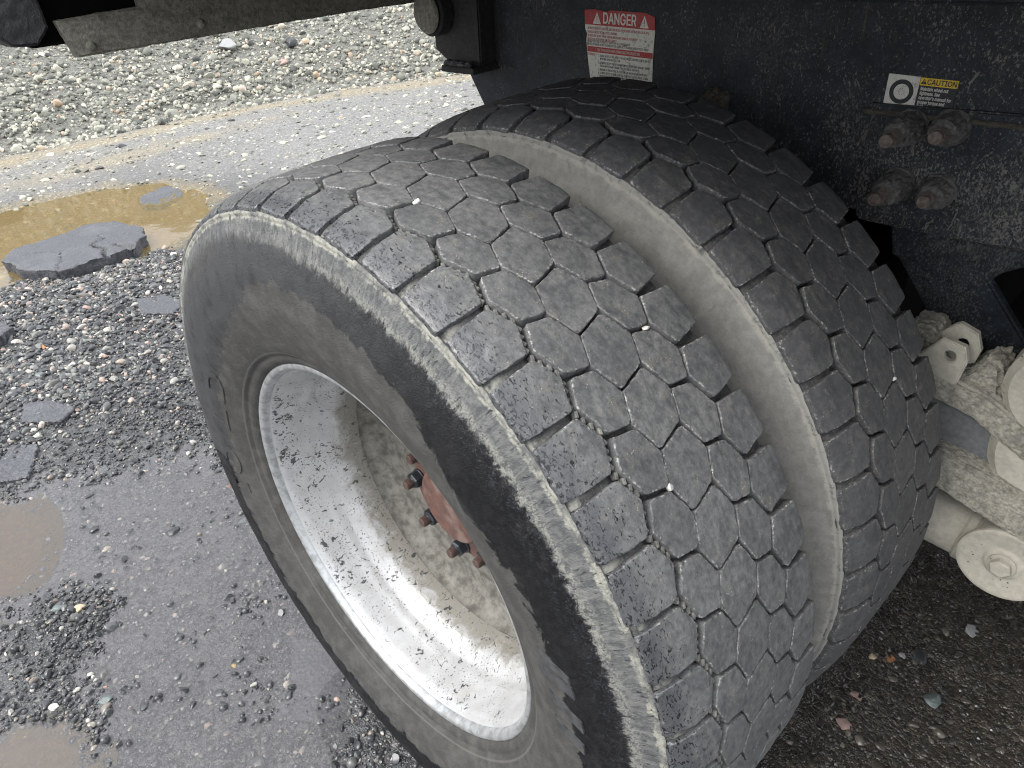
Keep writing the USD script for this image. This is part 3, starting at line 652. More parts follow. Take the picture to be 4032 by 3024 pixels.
def slab(name, outline, thick, label, seed, z=None, tilt=0.0, cracks=()):
    """A broken asphalt slab: jagged outline, ragged undercut sides, an uneven cracked top."""
    from scipy.spatial import Delaunay
    P = Polygon(outline).buffer(.012).buffer(-.012); L = P.exterior.length; size = math.sqrt(P.area); st = size / 60
    n = int(L / st); ring = np.array([P.exterior.interpolate(t).coords[0] for t in np.linspace(0, L, n, endpoint=False)])
    c = np.array(P.centroid.coords[0]); nx = np.roll(ring, -1, 0) - np.roll(ring, 1, 0); nx = np.stack([nx[:, 1], -nx[:, 0]], 1) * (1 if P.exterior.is_ccw else -1); nx /= np.linalg.norm(nx, axis=1, keepdims=True)
    jag = meshkit.fbm(np.column_stack([ring * 22 / size * .5, np.full(n, seed)]), 5, seed) - .5
    ring = ring + nx * (jag * .11 * size)[:, None]
    P = Polygon(ring).buffer(0)
    def topz(q):
        z_ = thick * (1 + .28 * (meshkit.fbm(np.column_stack([q * 3 / size, np.full(len(q), seed)]), 4, seed + 1) - .5)) + .0035 * (meshkit.fbm(np.column_stack([q * 60, np.full(len(q), seed)]), 4, seed + 2) - .5)
        wob = .16 * size * (np.column_stack([meshkit.fbm(np.column_stack([q * 7 / size, np.zeros(len(q))]), 4, 7), meshkit.fbm(np.column_stack([q * 7 / size, np.ones(len(q))]), 4, 8)]) - .5)
        for p0, p1, w, dep in cracks: z_ = z_ - dep * np.clip(1 - seg_dist(q + wob, [p0, p1]) / w, 0, 1)
        return z_
    x0, y0, x1, y1 = P.bounds; gx_, gy_ = np.meshgrid(np.arange(x0, x1, st), np.arange(y0, y1, st)); q = np.column_stack([gx_.ravel(), gy_.ravel()]) + np.random.default_rng(seed).uniform(-.25, .25, (gx_.size, 2)) * st
    from shapely import contains_xy
    q = q[contains_xy(P.buffer(-st * .6), q[:, 0], q[:, 1])]
    pts = np.vstack([ring, q]); tri = Delaunay(pts).simplices; cen = pts[tri].mean(1); tri = tri[contains_xy(P, cen[:, 0], cen[:, 1])]
    tz = topz(pts); tz[:n] -= .004
    e1 = pts[tri[:, 1]] - pts[tri[:, 0]]; e2 = pts[tri[:, 2]] - pts[tri[:, 0]]; flip = (e1[:, 0] * e2[:, 1] - e1[:, 1] * e2[:, 0]) < 0; tri[flip] = tri[flip][:, ::-1]
    V = [np.column_stack([pts, tz])]; F = [tri]; prev = np.arange(n); base = len(pts); t = np.arange(n); tn = (t + 1) % n
    for f in (.8, .55, .3, .0):
        pz = f * thick; jit = (meshkit.fbm(np.column_stack([ring * 45, np.full(n, pz * 60)]), 4, seed + 3) - .5) * .35 * thick
        V.append(np.column_stack([ring + nx * (jit - (1 - f) * .10 * thick)[:, None], np.full(n, pz)])); cur = base + t
        F += [np.column_stack([prev[t], cur[t], cur[tn]]), np.column_stack([prev[t], cur[tn], prev[tn]])]; prev = cur; base += n
    F = np.vstack(F)
    m = trimesh.Trimesh(np.vstack(V), F, process=False)
    if not P.exterior.is_ccw: pass
    zz = float(ground_height(np.array([c[0]]), np.array([c[1]]))[0]) if z is None else z
    m.apply_translation([0, 0, zz - .008]); top(name, m, MT['asphalt'], label, 'asphalt chunk', smooth=50)

slab('asphalt_slab', [(-.157, -3.284), (-.233, -3.407), (-.378, -3.398), (-.598, -3.455), (-.705, -3.358), (-.749, -3.163), (-.719, -3.019), (-.625, -2.908), (-.471, -2.897), (-.274, -2.915), (-.185, -3.077)], .065, 'large cracked slab of broken asphalt lying at the edge of the silty puddle', 5, z=.0, cracks=[((-.50, -2.88), (-.50, -3.10), .014, .045), ((-.50, -3.10), (-.58, -3.2), .010, .02), ((-.30, -2.9), (-.36, -3.12), .006, .012), ((-.36, -3.12), (-.25, -3.3), .006, .010), ((-.62, -2.9), (-.585, -3.0), .02, .05)])
slab('asphalt_chunk', [(.312, -1.569), (.243, -1.66), (.181, -1.604), (.25, -1.455), (.318, -1.497)], .02, 'flat piece of asphalt at the left edge, rising from the puddle', 6)
slab('asphalt_chunk', [(.149, -1.875), (.082, -1.817), (.040, -1.707), (.097, -1.657), (.183, -1.766)], .022, 'flat asphalt piece lying at the lower edge of the left gravel', 8)
slab('asphalt_chunk', [(-.405, -2.35), (-.50, -2.29), (-.52, -2.14), (-.45, -2.09), (-.37, -2.2)], .02, 'dark asphalt piece half hidden behind the tyre, in the gravel', 9)
slab('asphalt_chunk', [(.18, -2.60), (.05, -2.58), (.02, -2.44), (.10, -2.36), (.2, -2.42)], .05, 'broken asphalt lump cut off by the left edge of the photo', 10)
slab('asphalt_chunk', [(.02, -.42), (.08, -.33), (.15, -.28), (.09, -.19), (.02, -.19), (-.03, -.30)], .016, 'low asphalt fragment at the bottom of the picture beside the tyre', 11)
slab('asphalt_chunk', [(-.95, -3.72), (-1.02, -3.62), (-1.18, -3.66), (-1.26, -3.86), (-1.16, -3.96), (-1.0, -3.86)], .03, 'thin dark scrap of asphalt on the pale sand behind the silty puddle', 14)
slab('asphalt_chunk', [(-1.00, -7.28), (-.80, -7.42), (-.56, -7.36), (-.50, -7.10), (-.62, -6.92), (-.9, -7.0)], .16, 'square grey asphalt block stuck in the gravel bank at the far left', 12, z=.62)

# ------------------------------------------------------------------ the truck
T = group('/World', 'dump_truck', label='dark navy dump truck standing on wet gravel, its dual rear wheels nearest the camera', category='truck')

CROWN_X = np.array([-.245, -.219, -.165, -.128, -.078, -.034, -.010, .0086, .016, .03]); CROWN_R = np.array([.514, .5225, .5222, .5216, .520, .5174, .5125, .5039, .4985, .490])
def crown(x): return np.interp(x, CROWN_X, CROWN_R)
ROWS = {   # outlines in (x, block pitch) as laid out on the unrolled tread
    'outer': [(-.0335, .885), (-.0453, .466), (-.0333, .0), (-.010, -.004), (.0128, .02), (.0125, .38), (.0115, .84), (-.012, .865)],
    'second': [(-.0526, .377), (-.0775, .300), (-.0900, -.175), (-.0787, -.622), (-.0516, -.532), (-.0407, -.007)],
    'middle': [(-.1268, .948), (-.1400, .468), (-.1280, .014), (-.0915, -.148), (-.0787, .372), (-.0910, .812)],
    'fourth': [(-.1408, .448), (-.1648, .359), (-.1783, -.127), (-.1660, -.557), (-.1414, -.486), (-.1290, .035)],
    'inner': [(-.1812, .850), (-.2215, .80), (-.2255, .40), (-.2233, .063), (-.1823, -.049), (-.1690, .445)],
}
SPAN = 2 * PI * .52 / 52

def tread_block(poly, row, k, xo, ro, ko, seed):
    g = np.random.default_rng(seed)
    P = Polygon([(x, q * SPAN) for x, q in poly]); P = P.buffer(-.0018).buffer(.0018 + (.0001 if row in ('second', 'middle', 'fourth') else .0004))
    if not P.exterior.is_ccw: P = Polygon(P.exterior.coords[::-1])
    L = P.exterior.length; n = 44
    ring = np.array([P.exterior.interpolate(t).coords[0] for t in np.linspace(0, L, n, endpoint=False)])
    nx = np.roll(ring, -1, 0) - np.roll(ring, 1, 0); nx = np.stack([nx[:, 1], -nx[:, 0]], 1); nx /= np.linalg.norm(nx, axis=1, keepdims=True)
    ring += nx * (meshkit.fbm(np.column_stack([ring * 300, np.full(n, seed)]), 4, seed)[:, None] - .5) * .0022
    c = ring.mean(0)
    # the walls of the block, then its top with an edge of its own
    lay = [(ring + nx * .0006, -.0125, 0), (ring, -.0009, .35), (ring, -.0009, 1), (ring - nx * .0003, -.0003, 1), (ring - nx * .0009, 0.0, 1)]
    for f, e in ((.915, .12), (.72, 0), (.42, 0), (.14, 0)): lay.append((c + (ring - c) * f, 0.0, e))
    V = []
    dz = g.normal(0, .0004)
    for q, dr, e in lay:
        x = q[:, 0]; r = crown(x) + dr + ro + dz
        if dr > -.002: r = r + (meshkit.fbm(np.column_stack([q * 90, np.full(n, seed * 3.1)]), 3, seed) - .5) * .0022
        if row == 'outer' and dr < -.01: r = np.minimum(r, np.interp(x, [-.05, .0, .0128], [.505, .499, .489]) + ro)
        if row == 'inner' and dr < -.01: r = r - np.interp(x, [-.226, -.20], [.012, 0])
        th = PITCH * (q[:, 1] / SPAN + k + ko)
        V.append(np.stack([x + xo, r * np.cos(th), r * np.sin(th) + Z0], 1))
    m_ = len(V); V = np.vstack(V); F = []
    t = np.arange(n); tn = (t + 1) % n
    E = np.concatenate([np.repeat([e for _, _, e in lay], n), [0]])
    for s in [k_ for k_ in range(m_ - 1) if k_ != 1]: F += [np.stack([s * n + t, s * n + tn, (s + 1) * n + tn], 1), np.stack([s * n + t, (s + 1) * n + tn, (s + 1) * n + t], 1)]
    V = np.vstack([V, V[-n:].mean(0)]); F.append(np.stack([(m_ - 1) * n + t, (m_ - 1) * n + tn, np.full(n, len(V) - 1)], 1))
    m = trimesh.Trimesh(V, np.vstack(F), process=False)
    ctr = V[-1] - np.array([xo, 0, Z0]); out = np.array([0, ctr[1], ctr[2]])
    if m.face_normals[-1] @ out < 0: m.invert()
    return m, E

def tyre_profile(xo=0.0, ro=0.0):
    side = smooth_profile([(-.010, .2955), (.0015, .299), (.0065, .3035), (.0085, .309), (.0085, .3125), (.0125, .3165), (.021, .333), (.030, .362), (.0345, .393), (.0345, .42), (.030, .447), (.0225, .470), (.0165, .485), (.0150, .4895), (.0135, .4915), (.0148, .4930), (.0142, .4955), (.0115, .4975)], 90)
    base = [(x, crown(x) - np.interp(x, [-.222, -.185, -.175, -.052, -.046, -.037, -.030, .006], [.0085, .0085, .0115, .0115, .0105, .0105, .0058, .0052])) for x in np.linspace(.006, -.215, 90)]; base[0] = (.0090, .4960)
    back = [(-.210 - x, r + (.004 if r > .48 else 0)) for x, r in side[::-1]]
    f = lambda A: [(x + xo, r + (ro if r > .45 else ro * max(0, (r - .33) / .12))) for x, r in A]
    return f(side), f([side[-1]] + base + [back[0]]), f(back)

def build_wheel(name, label, xo, ro, ko, outer):
    W = group(T, name, label=label)
    side, base, back = tyre_profile(xo, ro)
    def dent(X, R, TH):
        P = np.stack([X * 30, R * 30 * np.cos(TH), R * 30 * np.sin(TH)], -1)
        return (meshkit.fbm(P, 3, 2) - .5) * .0016, (meshkit.fbm(P * 2.5, 3, 5) - .5) * .0018 * (R > .44)
    part(W, 'sidewall', revolve_x(side, 540, noise=dent), MT['sidewall'] if outer else MT['dust_rubber'], True)
    part(W, 'tread_base', revolve_x(base, 300), MT['groove'] if outer else MT['groove'], 40)
    part(W, 'sidewall', revolve_x(back, 200), MT['dust_rubber'], True)
    rest = []
    for row, poly in ROWS.items():
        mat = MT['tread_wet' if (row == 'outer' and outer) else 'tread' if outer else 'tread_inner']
        for k in range(-26, 26):
            ms, edge = tread_block(poly, row, k, xo, ro, ko, (k + 26) * 5 + list(ROWS).index(row) + (300 if xo else 0))
            th = math.degrees(PITCH * (k + .3 + ko))
            if -40 < th < 125: part(W, 'tread_block', ms, mat, True, floats={'edge': edge})
            else: rest.append(ms)
    part(W, 'hidden_tread_blocks', join(*rest), MT['tread_inner'], 30, kind='stuff')
    return W

WO = build_wheel('wheel', 'outer wheel of the pair with wet black shoulder and white rim', 0, 0, 0, True)
WI = build_wheel('wheel', 'inner wheel of the pair, dusty and dry behind the outer wheel', -.3331, .0107, -6.0094 / (360 / 52), False)

# small stone ejectors in the outer circumferential groove of the outer tyre
ej = []
for k in range(-8, 20):
    for q0, x0, q1, x1 in ((.03, -.0368, .44, -.0474), (.50, -.0490, .97, -.0372)):
        for u in np.linspace(.10, .90, 4):
            q = q0 + (q1 - q0) * u; x = x0 + (x1 - x0) * u + rng.normal(0, .0003); r = crown(x) - .0042 + rng.normal(0, .0008)
            b_ = box(-.0019, .0019, -.0033, .0033, -.007, 0.0005, .0008); th = PITCH * (k + q)
            ang = math.atan2((x1 - x0), (q1 - q0) * SPAN); b_.apply_transform(trimesh.transformations.rotation_matrix(-ang, [0, 0, 1]))
            b_.apply_transform(trimesh.transformations.rotation_matrix(th - PI / 2, [1, 0, 0])); b_.apply_translation([x, r * math.cos(th), r * math.sin(th) + Z0]); ej.append(b_)
part(WO, 'stone_ejectors', join(*ej), MT['ejector'], False, kind='stuff')

# raised lettering and scuff bars on the outer sidewall
side0 = np.array(tyre_profile()[0])
def on_wall(th, r, lift=.001):
    o = np.argsort(side0[:, 1]); x = np.interp(r, side0[o, 1], side0[o, 0]) + lift
    return np.stack([x, r * np.cos(th), r * np.sin(th) + Z0], -1)
def wall_relief(poly_tr, height=.0018):
    """A raised shape given in (angle, radius) on the sidewall."""
    P = Polygon([(t * .4, r) for t, r in poly_tr[0]], [[(t * .4, r) for t, r in h] for h in poly_tr[1:]])
    m = trimesh.creation.extrude_polygon(P.buffer(.0004), .004, engine='earcut')
    v, f = trimesh.remesh.subdivide_to_size(m.vertices, m.faces, .006, max_iter=12)
    q = on_wall(v[:, 0] / .4, v[:, 1], 0); q[:, 0] += np.where(v[:, 2] > .002, height, -.002)
    mm = trimesh.Trimesh(q, f, process=True)
    return mm
def glyph(ch, th0, r0, r1, wid):
    t = meshkit.text_mesh(ch, 1.0, 1.0, bold=True); t.apply_translation([-t.bounds[0, 0], -t.bounds[0, 1], 0])
    e = t.bounds[1]; v, f = trimesh.remesh.subdivide_to_size(t.vertices, t.faces, .12, max_iter=12)
    th = th0 - v[:, 0] / e[0] * wid; r = r0 + v[:, 1] / e[1] * (r1 - r0)
    q = on_wall(th, r, 0); q[:, 0] += np.where(v[:, 2] > .5, .0016, -.002)
    return trimesh.Trimesh(q, f, process=True)
for ch, th, wid in (('I', 190, 3.2), ('O', 184, 8.5), ('L', 168, 8), ('D', 157.5, 9.5)):
    part(WO, 'raised_letter', glyph(ch, math.radians(th), .350, .388, math.radians(wid)), MT['sidewall'], 30)
for a0, a1, a2, a3, r0, r1 in ((22.8, 20.6, 18.5, 19.6, .380, .414), (19.6, 17.6, 15.9, 17.9, .372, .414), (14.2, 12.0, 9.6, 11.6, .374, .414), (8.5, 6.5, 4.5, 6.5, .372, .410)):
    part(WO, 'raised_bar', wall_relief([[(math.radians(a0), r0), (math.radians(a1), r0 + .003), (math.radians(a2), r1), (math.radians(a3), r1)]]), MT['raised'], 30)

# rim, disc, hub and nuts of the outer wheel
flange = smooth_profile([(-.016, .2915), (-.004, .2985), (.0, .2985), (.0018, .2965), (.0015, .2925), (-.002, .2885), (-.010, .2855)], 24)
part(WO, 'rim_flange', revolve_x(flange, 300), MT['flange'], True)
barrel = smooth_profile([(-.010, .2855), (-.014, .2825), (-.021, .2795), (-.036, .2765), (-.056, .2730), (-.068, .2700), (-.080, .2675), (-.094, .2600), (-.108, .2530), (-.125, .2495), (-.145, .2470)], 60)
part(WO, 'rim', revolve_x(barrel, 300), MT['rim'], True)
disc = smooth_profile([(-.145, .2475), (-.158, .2440), (-.170, .2300), (-.177, .2100), (-.180, .1850), (-.179, .1650), (-.176, .1400), (-.176, .1050)], 40)
part(WO, 'wheel_disc', revolve_x(disc, 200, noise=lambda X, R, TH: ((meshkit.fbm(np.stack([X * 60, R * 60 * np.cos(TH), R * 60 * np.sin(TH)], -1), 3, 3) - .5) * .004, 0)), MT['disc'], True)
hub = smooth_profile([(-.176, .112), (-.160, .110), (-.1535, .108), (-.1525, .104), (-.1525, .070), (-.149, .066), (-.135, .0635), (-.131, .060), (-.130, .0)], 60)
part(WO, 'hub', revolve_x(hub, 120), MT['rust'], 40)
for k in range(8):
    t0 = math.radians(225 + 43.5 * (k - 2)) if k < 5 else math.radians(355.5 + 46.5 * (k - 5)); c = np.array([-.1525, .0925 * math.cos(t0), .0925 * math.sin(t0) + Z0])
    nut = join(cyl(c, c + [.004, 0, 0], .0150, 28, bev=.001), hexa(c + [.004, 0, 0], [1, 0, 0], .0138, .014, t0), cyl(c + [.0165, 0, 0], c + [.0195, 0, 0], .0098, 20, bev=.001))
    part(WO, 'lug_nut', nut, MT['nut'], 30)
    part(WO, 'wheel_stud', join(cyl(c + [.019, 0, 0], c + [.031, 0, 0], .0078, 20, bev=.001), *[cyl(c + [.0203 + .0018 * q, 0, 0], c + [.0212 + .0018 * q, 0, 0], .0084, 20) for q in range(4)]), MT['stud'], 30)
# the inner wheel's rim closes the pair from behind
part(WI, 'rim', revolve_x([(-.33, .297), (-.34, .28), (-.40, .26), (-.46, .25), (-.185, .25), (-.182, .20), (-.182, .05)][::-1], 120), MT['disc'], 40)

# pebbles caught in the tread
def on_tread(x, q, ro=0.0, xo=0.0, ko=0.0, lift=0.0):
    th = PITCH * (q + ko); r = crown(x) + ro + lift; return np.array([x + xo, r * math.cos(th), r * math.sin(th) + Z0])
for k, (x, q, s, ro, xo, ko, lb) in enumerate([
    (-.079, 5.345, .0045, 0, 0, 0, 'white pebble wedged between two blocks low on the outer tyre'),
    (-.080, 11.34, .0050, 0, 0, 0, 'white chip wedged between two blocks high on the outer tyre'),
    (-.160, 7.40, .0040, 0, 0, 0, 'small glinting stone caught in a groove at the middle of the outer tyre'),
    (-.128, 4.99, .0032, .0107, -.3331, -.868, 'white stone caught in a groove of the inner tyre')]):
    m = rock(s, 60 + k, .7, 2, .4); m.apply_translation(on_tread(x, q, ro, xo, ko, -.0005)); top('caught_pebble', m, MT['chip_white'], lb, 'pebble', smooth=35)

# frame rail, end, bracket, hanger leg
part(T, 'frame_rail', plate_x([(-.516, .905), (-.566, .985), (-.66, 1.118), (4.5, 1.118), (4.5, .842), (-.45, .842)], -.752, -.744, .0015), MT['navy'])
part(T, 'frame_rail', box(-.85, -.744, -.56, 4.5, 1.118, 1.126, .002), MT['navy'])
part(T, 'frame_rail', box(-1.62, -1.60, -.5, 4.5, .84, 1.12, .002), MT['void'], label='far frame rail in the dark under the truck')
part(T, 'suspension_bracket', plate_x([(.279, .995), (.281, .880), (.286, .838), (.292, .832), (.319, .831), (.405, .830), (.470, .834), (.525, .836), (1.1, .86), (1.1, .985), (.9, .992), (.5, 1.000)], -.744, -.736, .002), MT['navy'])
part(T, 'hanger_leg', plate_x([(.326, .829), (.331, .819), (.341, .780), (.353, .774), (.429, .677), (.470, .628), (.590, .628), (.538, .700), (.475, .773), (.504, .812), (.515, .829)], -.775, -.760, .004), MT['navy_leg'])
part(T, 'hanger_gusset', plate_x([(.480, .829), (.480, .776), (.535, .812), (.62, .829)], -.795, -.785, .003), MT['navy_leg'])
part(T, 'bracket_flange', box(-.800, -.7445, .318, 1.1, .8290, .8335, .0015), MT['navy_leg'])
part(T, 'suspension_bracket', box(-1.62, -1.45, .22, 1.4, .12, .84, .01), MT['void'], label='plain dark box added for the far suspension to hide the lit ground beyond')  # unseen block added to cover bright ground behind, standing in for far suspension
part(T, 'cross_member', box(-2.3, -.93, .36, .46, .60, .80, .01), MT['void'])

for k, (y, z, L, kind) in enumerate([(.337, .971, .0864, 1), (.386, .976, .0613, 2), (.336, .893, .0814, 3), (.389, .892, .0552, 4)]):
    B = group(T, 'frame_bolt', label=['upper left muddy bolt on the frame bracket', 'upper right muddy bolt on the frame bracket', 'lower left muddy bolt on the frame bracket', 'lower right muddy bolt on the frame bracket'][k])
    x = -.736
    ws = rough(cyl([x - .001, y, z], [x + .006, y, z], .0235, 28, bev=.001), .005, .0035, 160, k)
    part(B, 'washer', ws, MT['bolt_mud'], 35)
    nut = rough(join(cyl([x + .005, y, z], [x + L * .62, y, z], .0215, 20, r2=.0165, bev=.002)), .004, .0050, 150, k + 9)
    part(B, 'nut', nut, MT['bolt_mud'], 35)
    thr = [cyl([x + L * .6, y, z], [x + L, y, z], .0088, 22, bev=.0012)]
    thr += [cyl([x + L * .62 + q * .003, y, z], [x + L * .62 + q * .003 + .0012, y, z], .0096, 20) for q in range(int(L * .3 / .003))]
    part(B, 'stud', join(*thr), MT['bolt_tip'], 30)
mud = rough(join(*[trimesh.creation.icosphere(2, .016 * s).apply_translation([-.742, .032 + dy, .978 + dz]) for dy, dz, s in ((0, 0, 1.0), (.012, -.008, .9), (-.012, -.006, .8), (.002, -.014, .9), (.018, .003, .6))]), .005, .005, 160, 4)
top('mud_clump', mud, MT['clump'], 'rough brown lump of dried mud on the frame beside the inner tyre', 'mud', smooth=False)
for k, (y0, y1, z) in enumerate([(.27, .40, .985), (.40, .62, .986)]):
    m = rough(box(-.738, -.7315, y0, y1, z - .004, z + .003, .002), .006, .0028, 110, 30 + k)
    top('mud_ridge', m, MT['clump'], ['thin ridge of dried mud under the caution label', 'ridge of dried mud running right from the two upper bolts'][k], 'mud')

# danger label
def on_rail(mesh2d, y, z, rot, x):
    """Stands flat geometry in (u, v, depth) on the rail: u forward, v up."""
    m = mesh2d.copy(); m.apply_transform(trimesh.transformations.rotation_matrix(rot, [0, 0, 1])); v = m.vertices.copy()
    m.vertices = np.stack([x + v[:, 2], y + v[:, 0], z + v[:, 1]], 1); return m
def flat(poly, th): return trimesh.creation.extrude_polygon(Polygon(poly), th, engine='earcut')
def text(s, h, u, v, w=None, bold=False, d=.0003):
    t = meshkit.text_mesh(s, h, d, bold)
    if w: t.apply_scale([w / t.extents[0], 1, 1])
    t.apply_translation([u - t.bounds[0, 0], v, 0]); return t
def rect(u0, u1, v0, v1): return [(u0, v0), (u1, v0), (u1, v1), (u0, v1)]
DL = group(T, 'danger_label', label='torn red and white danger label above the inner tyre')
dl = lambda m: on_rail(m, -.235, 1.098, -.030, -.7435)
part(DL, 'label_sheet', dl(flat([(-.001, -.001), (.02, .001), (.05, -.0015), (.054, .001), (.128, .0012), (.147, -.004), (.1485, -.024), (.147, -.055), (.148, -.10), (.145, -.15), (.10, -.162), (.03, -.158), (.014, -.115), (.008, -.085), (.003, -.05), (.0045, -.038), (.0, -.030)], .0008)), MT['white'])
part(DL, 'red_band', dl(flat([(-.001, -.001), (.02, .001), (.05, -.0015), (.054, .001), (.128, .0012), (.147, -.004), (.1485, -.0235), (.0, -.0235)], .0012)), MT['red'])
part(DL, 'red_band', dl(flat(rect(.006, .1465, -.067, -.058), .0012)), MT['red'])
part(DL, 'danger_word', dl(text('DANGER', .0165, .0405, -.0195, .070, True, .0016)), MT['cream'])
part(DL, 'white_lettering', dl(text('PIN TYPE BODY PROP OPERATING INSTRUCTIONS', .0042, .029, -.0645, .092, False, .0016)), MT['cream'])
for u in (.018, .118):
    tri = Polygon([(u, -.0215), (u + .018, -.0215), (u + .009, -.003)]); ex = Polygon(rect(u + .0082, u + .0098, -.0155, -.009)).union(Point(u + .009, -.0182).buffer(.0011))
    part(DL, 'warning_triangle', dl(trimesh.creation.extrude_polygon(tri.difference(ex), .0016, engine='earcut')), MT['cream'])
lines_r = [('ALWAYS OPERATE SAFELY. MISUSE RESULTS IN SERIOUS INJURY OR DEATH.', .006, -.0305, .132), ('VEHICLE MUST BE ON LEVEL GROUND.', .006, -.0365, .066), ('NEVER USE BODY PROP WHEN WORKING UNDER THE BODY', .006, -.0425, .108), ('NEVER USE BODY PROP UNLESS EMPTY', .006, -.0480, .064),
           ('TO ENGAGE:', .0055, -.0725, .018), ('TO STORE:', .010, -.118, .014)]
part(DL, 'red_lettering', dl(join(*[text(s, .0038, u, v, w, False, .0011) for s, u, v, w in lines_r])), MT['red'])
lines_k = [('NEVER USE BODY PROP TO SUPPORT A LOADED BODY', .006, -.0505 - .001, .094), ('NEVER POWER HOIST DOWN AFTER CONTACT IS MADE WITH BODY PROP', .006, -.0560, .132),
           ('1. RAISE BODY TO UP-MOST. PLACE HOIST CONTROL VALVE IN THE', .031, -.0735, .112), ('NEUTRAL (HOLD) POSITION.', .035, -.0785, .045), ('2. REMOVE BODY PROP FROM PIN HOLDERS AND INSERT INTO', .031, -.0850, .110), ('EACH UPPER AND FRAME OF DISTANCE OF PROP.', .035, -.0900, .086),
           ('3. INSTALL LYNCH PINS IN THE END OF EACH BODY PROP PIN.', .031, -.0960, .106), ('4. LOWER BODY SLOWLY UNTIL CONTACTS THE PROP. THEN', .031, -.1015, .108), ('MANUALLY BE SURE THAT PROP IS INSTALLED PROPERLY', .035, -.1065, .100), ('BEFORE PROCEEDING ANY WORK.', .035, -.1115, .056),
           ('1. RAISE BODY TO SUFFICIENT HEIGHT TO DISENGAGE PROP', .031, -.1180, .110), ('PROP PIN. BE SURE THE HOIST CONTROL VALVE IS IN NEUTRAL', .035, -.1230, .108), ('(HOLD) POSITION.', .035, -.1280, .030), ('2. REMOVE PINS FROM BOTH SIDES. STORE IN HOLDERS AND', .031, -.1340, .106), ('INSTALL LYNCH PINS.', .035, -.1390, .036)]
part(DL, 'black_lettering', dl(join(*[text(s, .0036, u, v, w, False, .0011) for s, u, v, w in lines_k])), MT['ink'])

# caution label
CL = group(T, 'caution_label', label='black, white and yellow caution label above the frame bolts')
cl = lambda m: on_rail(m, .2925, 1.0325, -.020, -.7435)
part(CL, 'label_sheet', cl(flat([(0, 0), (.087, 0), (.0865, -.044), (.0005, -.0435)], .0006)), MT['lblack'])
wt = Polygon([(0, .0005), (.0405, 0), (.0405, -.0425), (.0005, -.0425)]); cen = Point(.0203, -.0205)
part(CL, 'white_panel', cl(trimesh.creation.extrude_polygon(wt.difference(cen.buffer(.0155)), .0010, engine='earcut')), MT['cream'])
dot = cen.buffer(.0098)
for q in range(10): dot = dot.difference(Point(.0203 + .0038 * math.cos(q * .628), -.0205 + .0038 * math.sin(q * .628)).buffer(.0005))
part(CL, 'wheel_symbol', cl(trimesh.creation.extrude_polygon(dot, .0010, engine='earcut')), MT['cream'])
part(CL, 'yellow_band', cl(flat(rect(.0412, .0868, -.0100, -.0005), .0010)), MT['yellow'])
tri = Polygon([(.0422, -.0083), (.0494, -.0083), (.0458, -.0018)])
part(CL, 'black_lettering', cl(join(trimesh.creation.extrude_polygon(tri.difference(Polygon(rect(.0453, .0463, -.0060, -.0036)).union(Point(.0458, -.0071).buffer(.0005))), .0014, engine='earcut'), text('CAUTION', .0062, .0500, -.0083, .0355, True, .0014))), MT['lblack'])
part(CL, 'white_lettering', cl(join(*[text(s, .0041, .0435, v, w, True, .0010) for s, v, w in (('Maintain wheel nut', -.0160, .034), ('tightness. See', -.0215, .025), ("operator's manual for", -.0270, .040), ('proper torque and', -.0325, .033), ('tightening sequence.', -.0380, .038))])), MT['cream'])

# hinge of the dump body at the end of the frame
HB = group(T, 'hinge_bracket', label='dark hinge block at the tail end of the frame')
part(HB, 'hinge_plate', plate_x([(-.600, 1.30), (-.605, 1.02), (-.545, .985), (-.470, .985), (-.455, 1.30)], -.742, -.700, .003), MT['black'])
part(HB, 'hinge_foot', box(-.745, -.672, -.560, -.462, .985, .997, .002), MT['black'])
part(HB, 'hinge_side', box(-.80, -.742, -.470, -.455, .99, 1.30, .002), MT['black'])
c = np.array([-.70, -.578, 1.092])
part(HB, 'hinge_pin', join(cyl(c, c + [.030, 0, 0], .043, 40, bev=.003)), MT['black'], 35)
part(HB, 'pin_cap', cyl(c + [.030, 0, 0], c + [.040, 0, 0], .037, 40, bev=.004), MT['sill'], 35)
gr = rough(box(-.69, -.674, -.555, -.475, .996, 1.006, .003), .006, .005, 120, 77); part(HB, 'grease', gr, MT['rubber'])

# tail sill of the dump body, with its rubber bumper
SB = group(T, 'tail_sill', label='mud-caked steel sill across the tail of the dump body')
def plate_y(poly, y0, y1, bev=.003):
    m = plate_x(poly, 0, y1 - y0, bev); v = m.vertices.copy(); m.vertices = np.stack([v[:, 1], y0 + v[:, 0], v[:, 2]], 1); m.invert(); return m
sill = rough(plate_y([(-.046, 1.103), (-.034, 1.157), (-.165, 1.1615), (-.17, 1.26), (-1.9, 1.26), (-1.9, 1.09), (-.95, 1.098), (-.60, 1.104)], -.706, -.690), .012, .0022, 70, 3)
part(SB, 'sill_plate', sill, MT['sill'], 30)
part(SB, 'rivet', rough(trimesh.creation.icosphere(2, .0075).apply_translation([-.072, -.690, 1.117]), .003, .001, 200, 2), MT['sill'], 40)
part(SB, 'rivet', rough(trimesh.creation.icosphere(2, .0085).apply_translation([-.258, -.690, 1.124]), .003, .0012, 200, 3), MT['sill'], 40)
part(T, 'rubber_bumper', rough(plate_y([(-.022, 1.150), (.0, 1.128), (.034, 1.130), (.075, 1.165), (.085, 1.40), (-.010, 1.40), (-.022, 1.21)], -.76, -.690, .004), .010, .003, 90, 6), MT['rubber'], 35, label='worn black rubber block at the outer end of the tail sill')
BD = group(T, 'dump_body', label='underside of the dump body above the wheels')
part(BD, 'body_floor', box(-2.4, -.05, -.74, 5.5, 1.262, 1.30, .004), MT['void'])
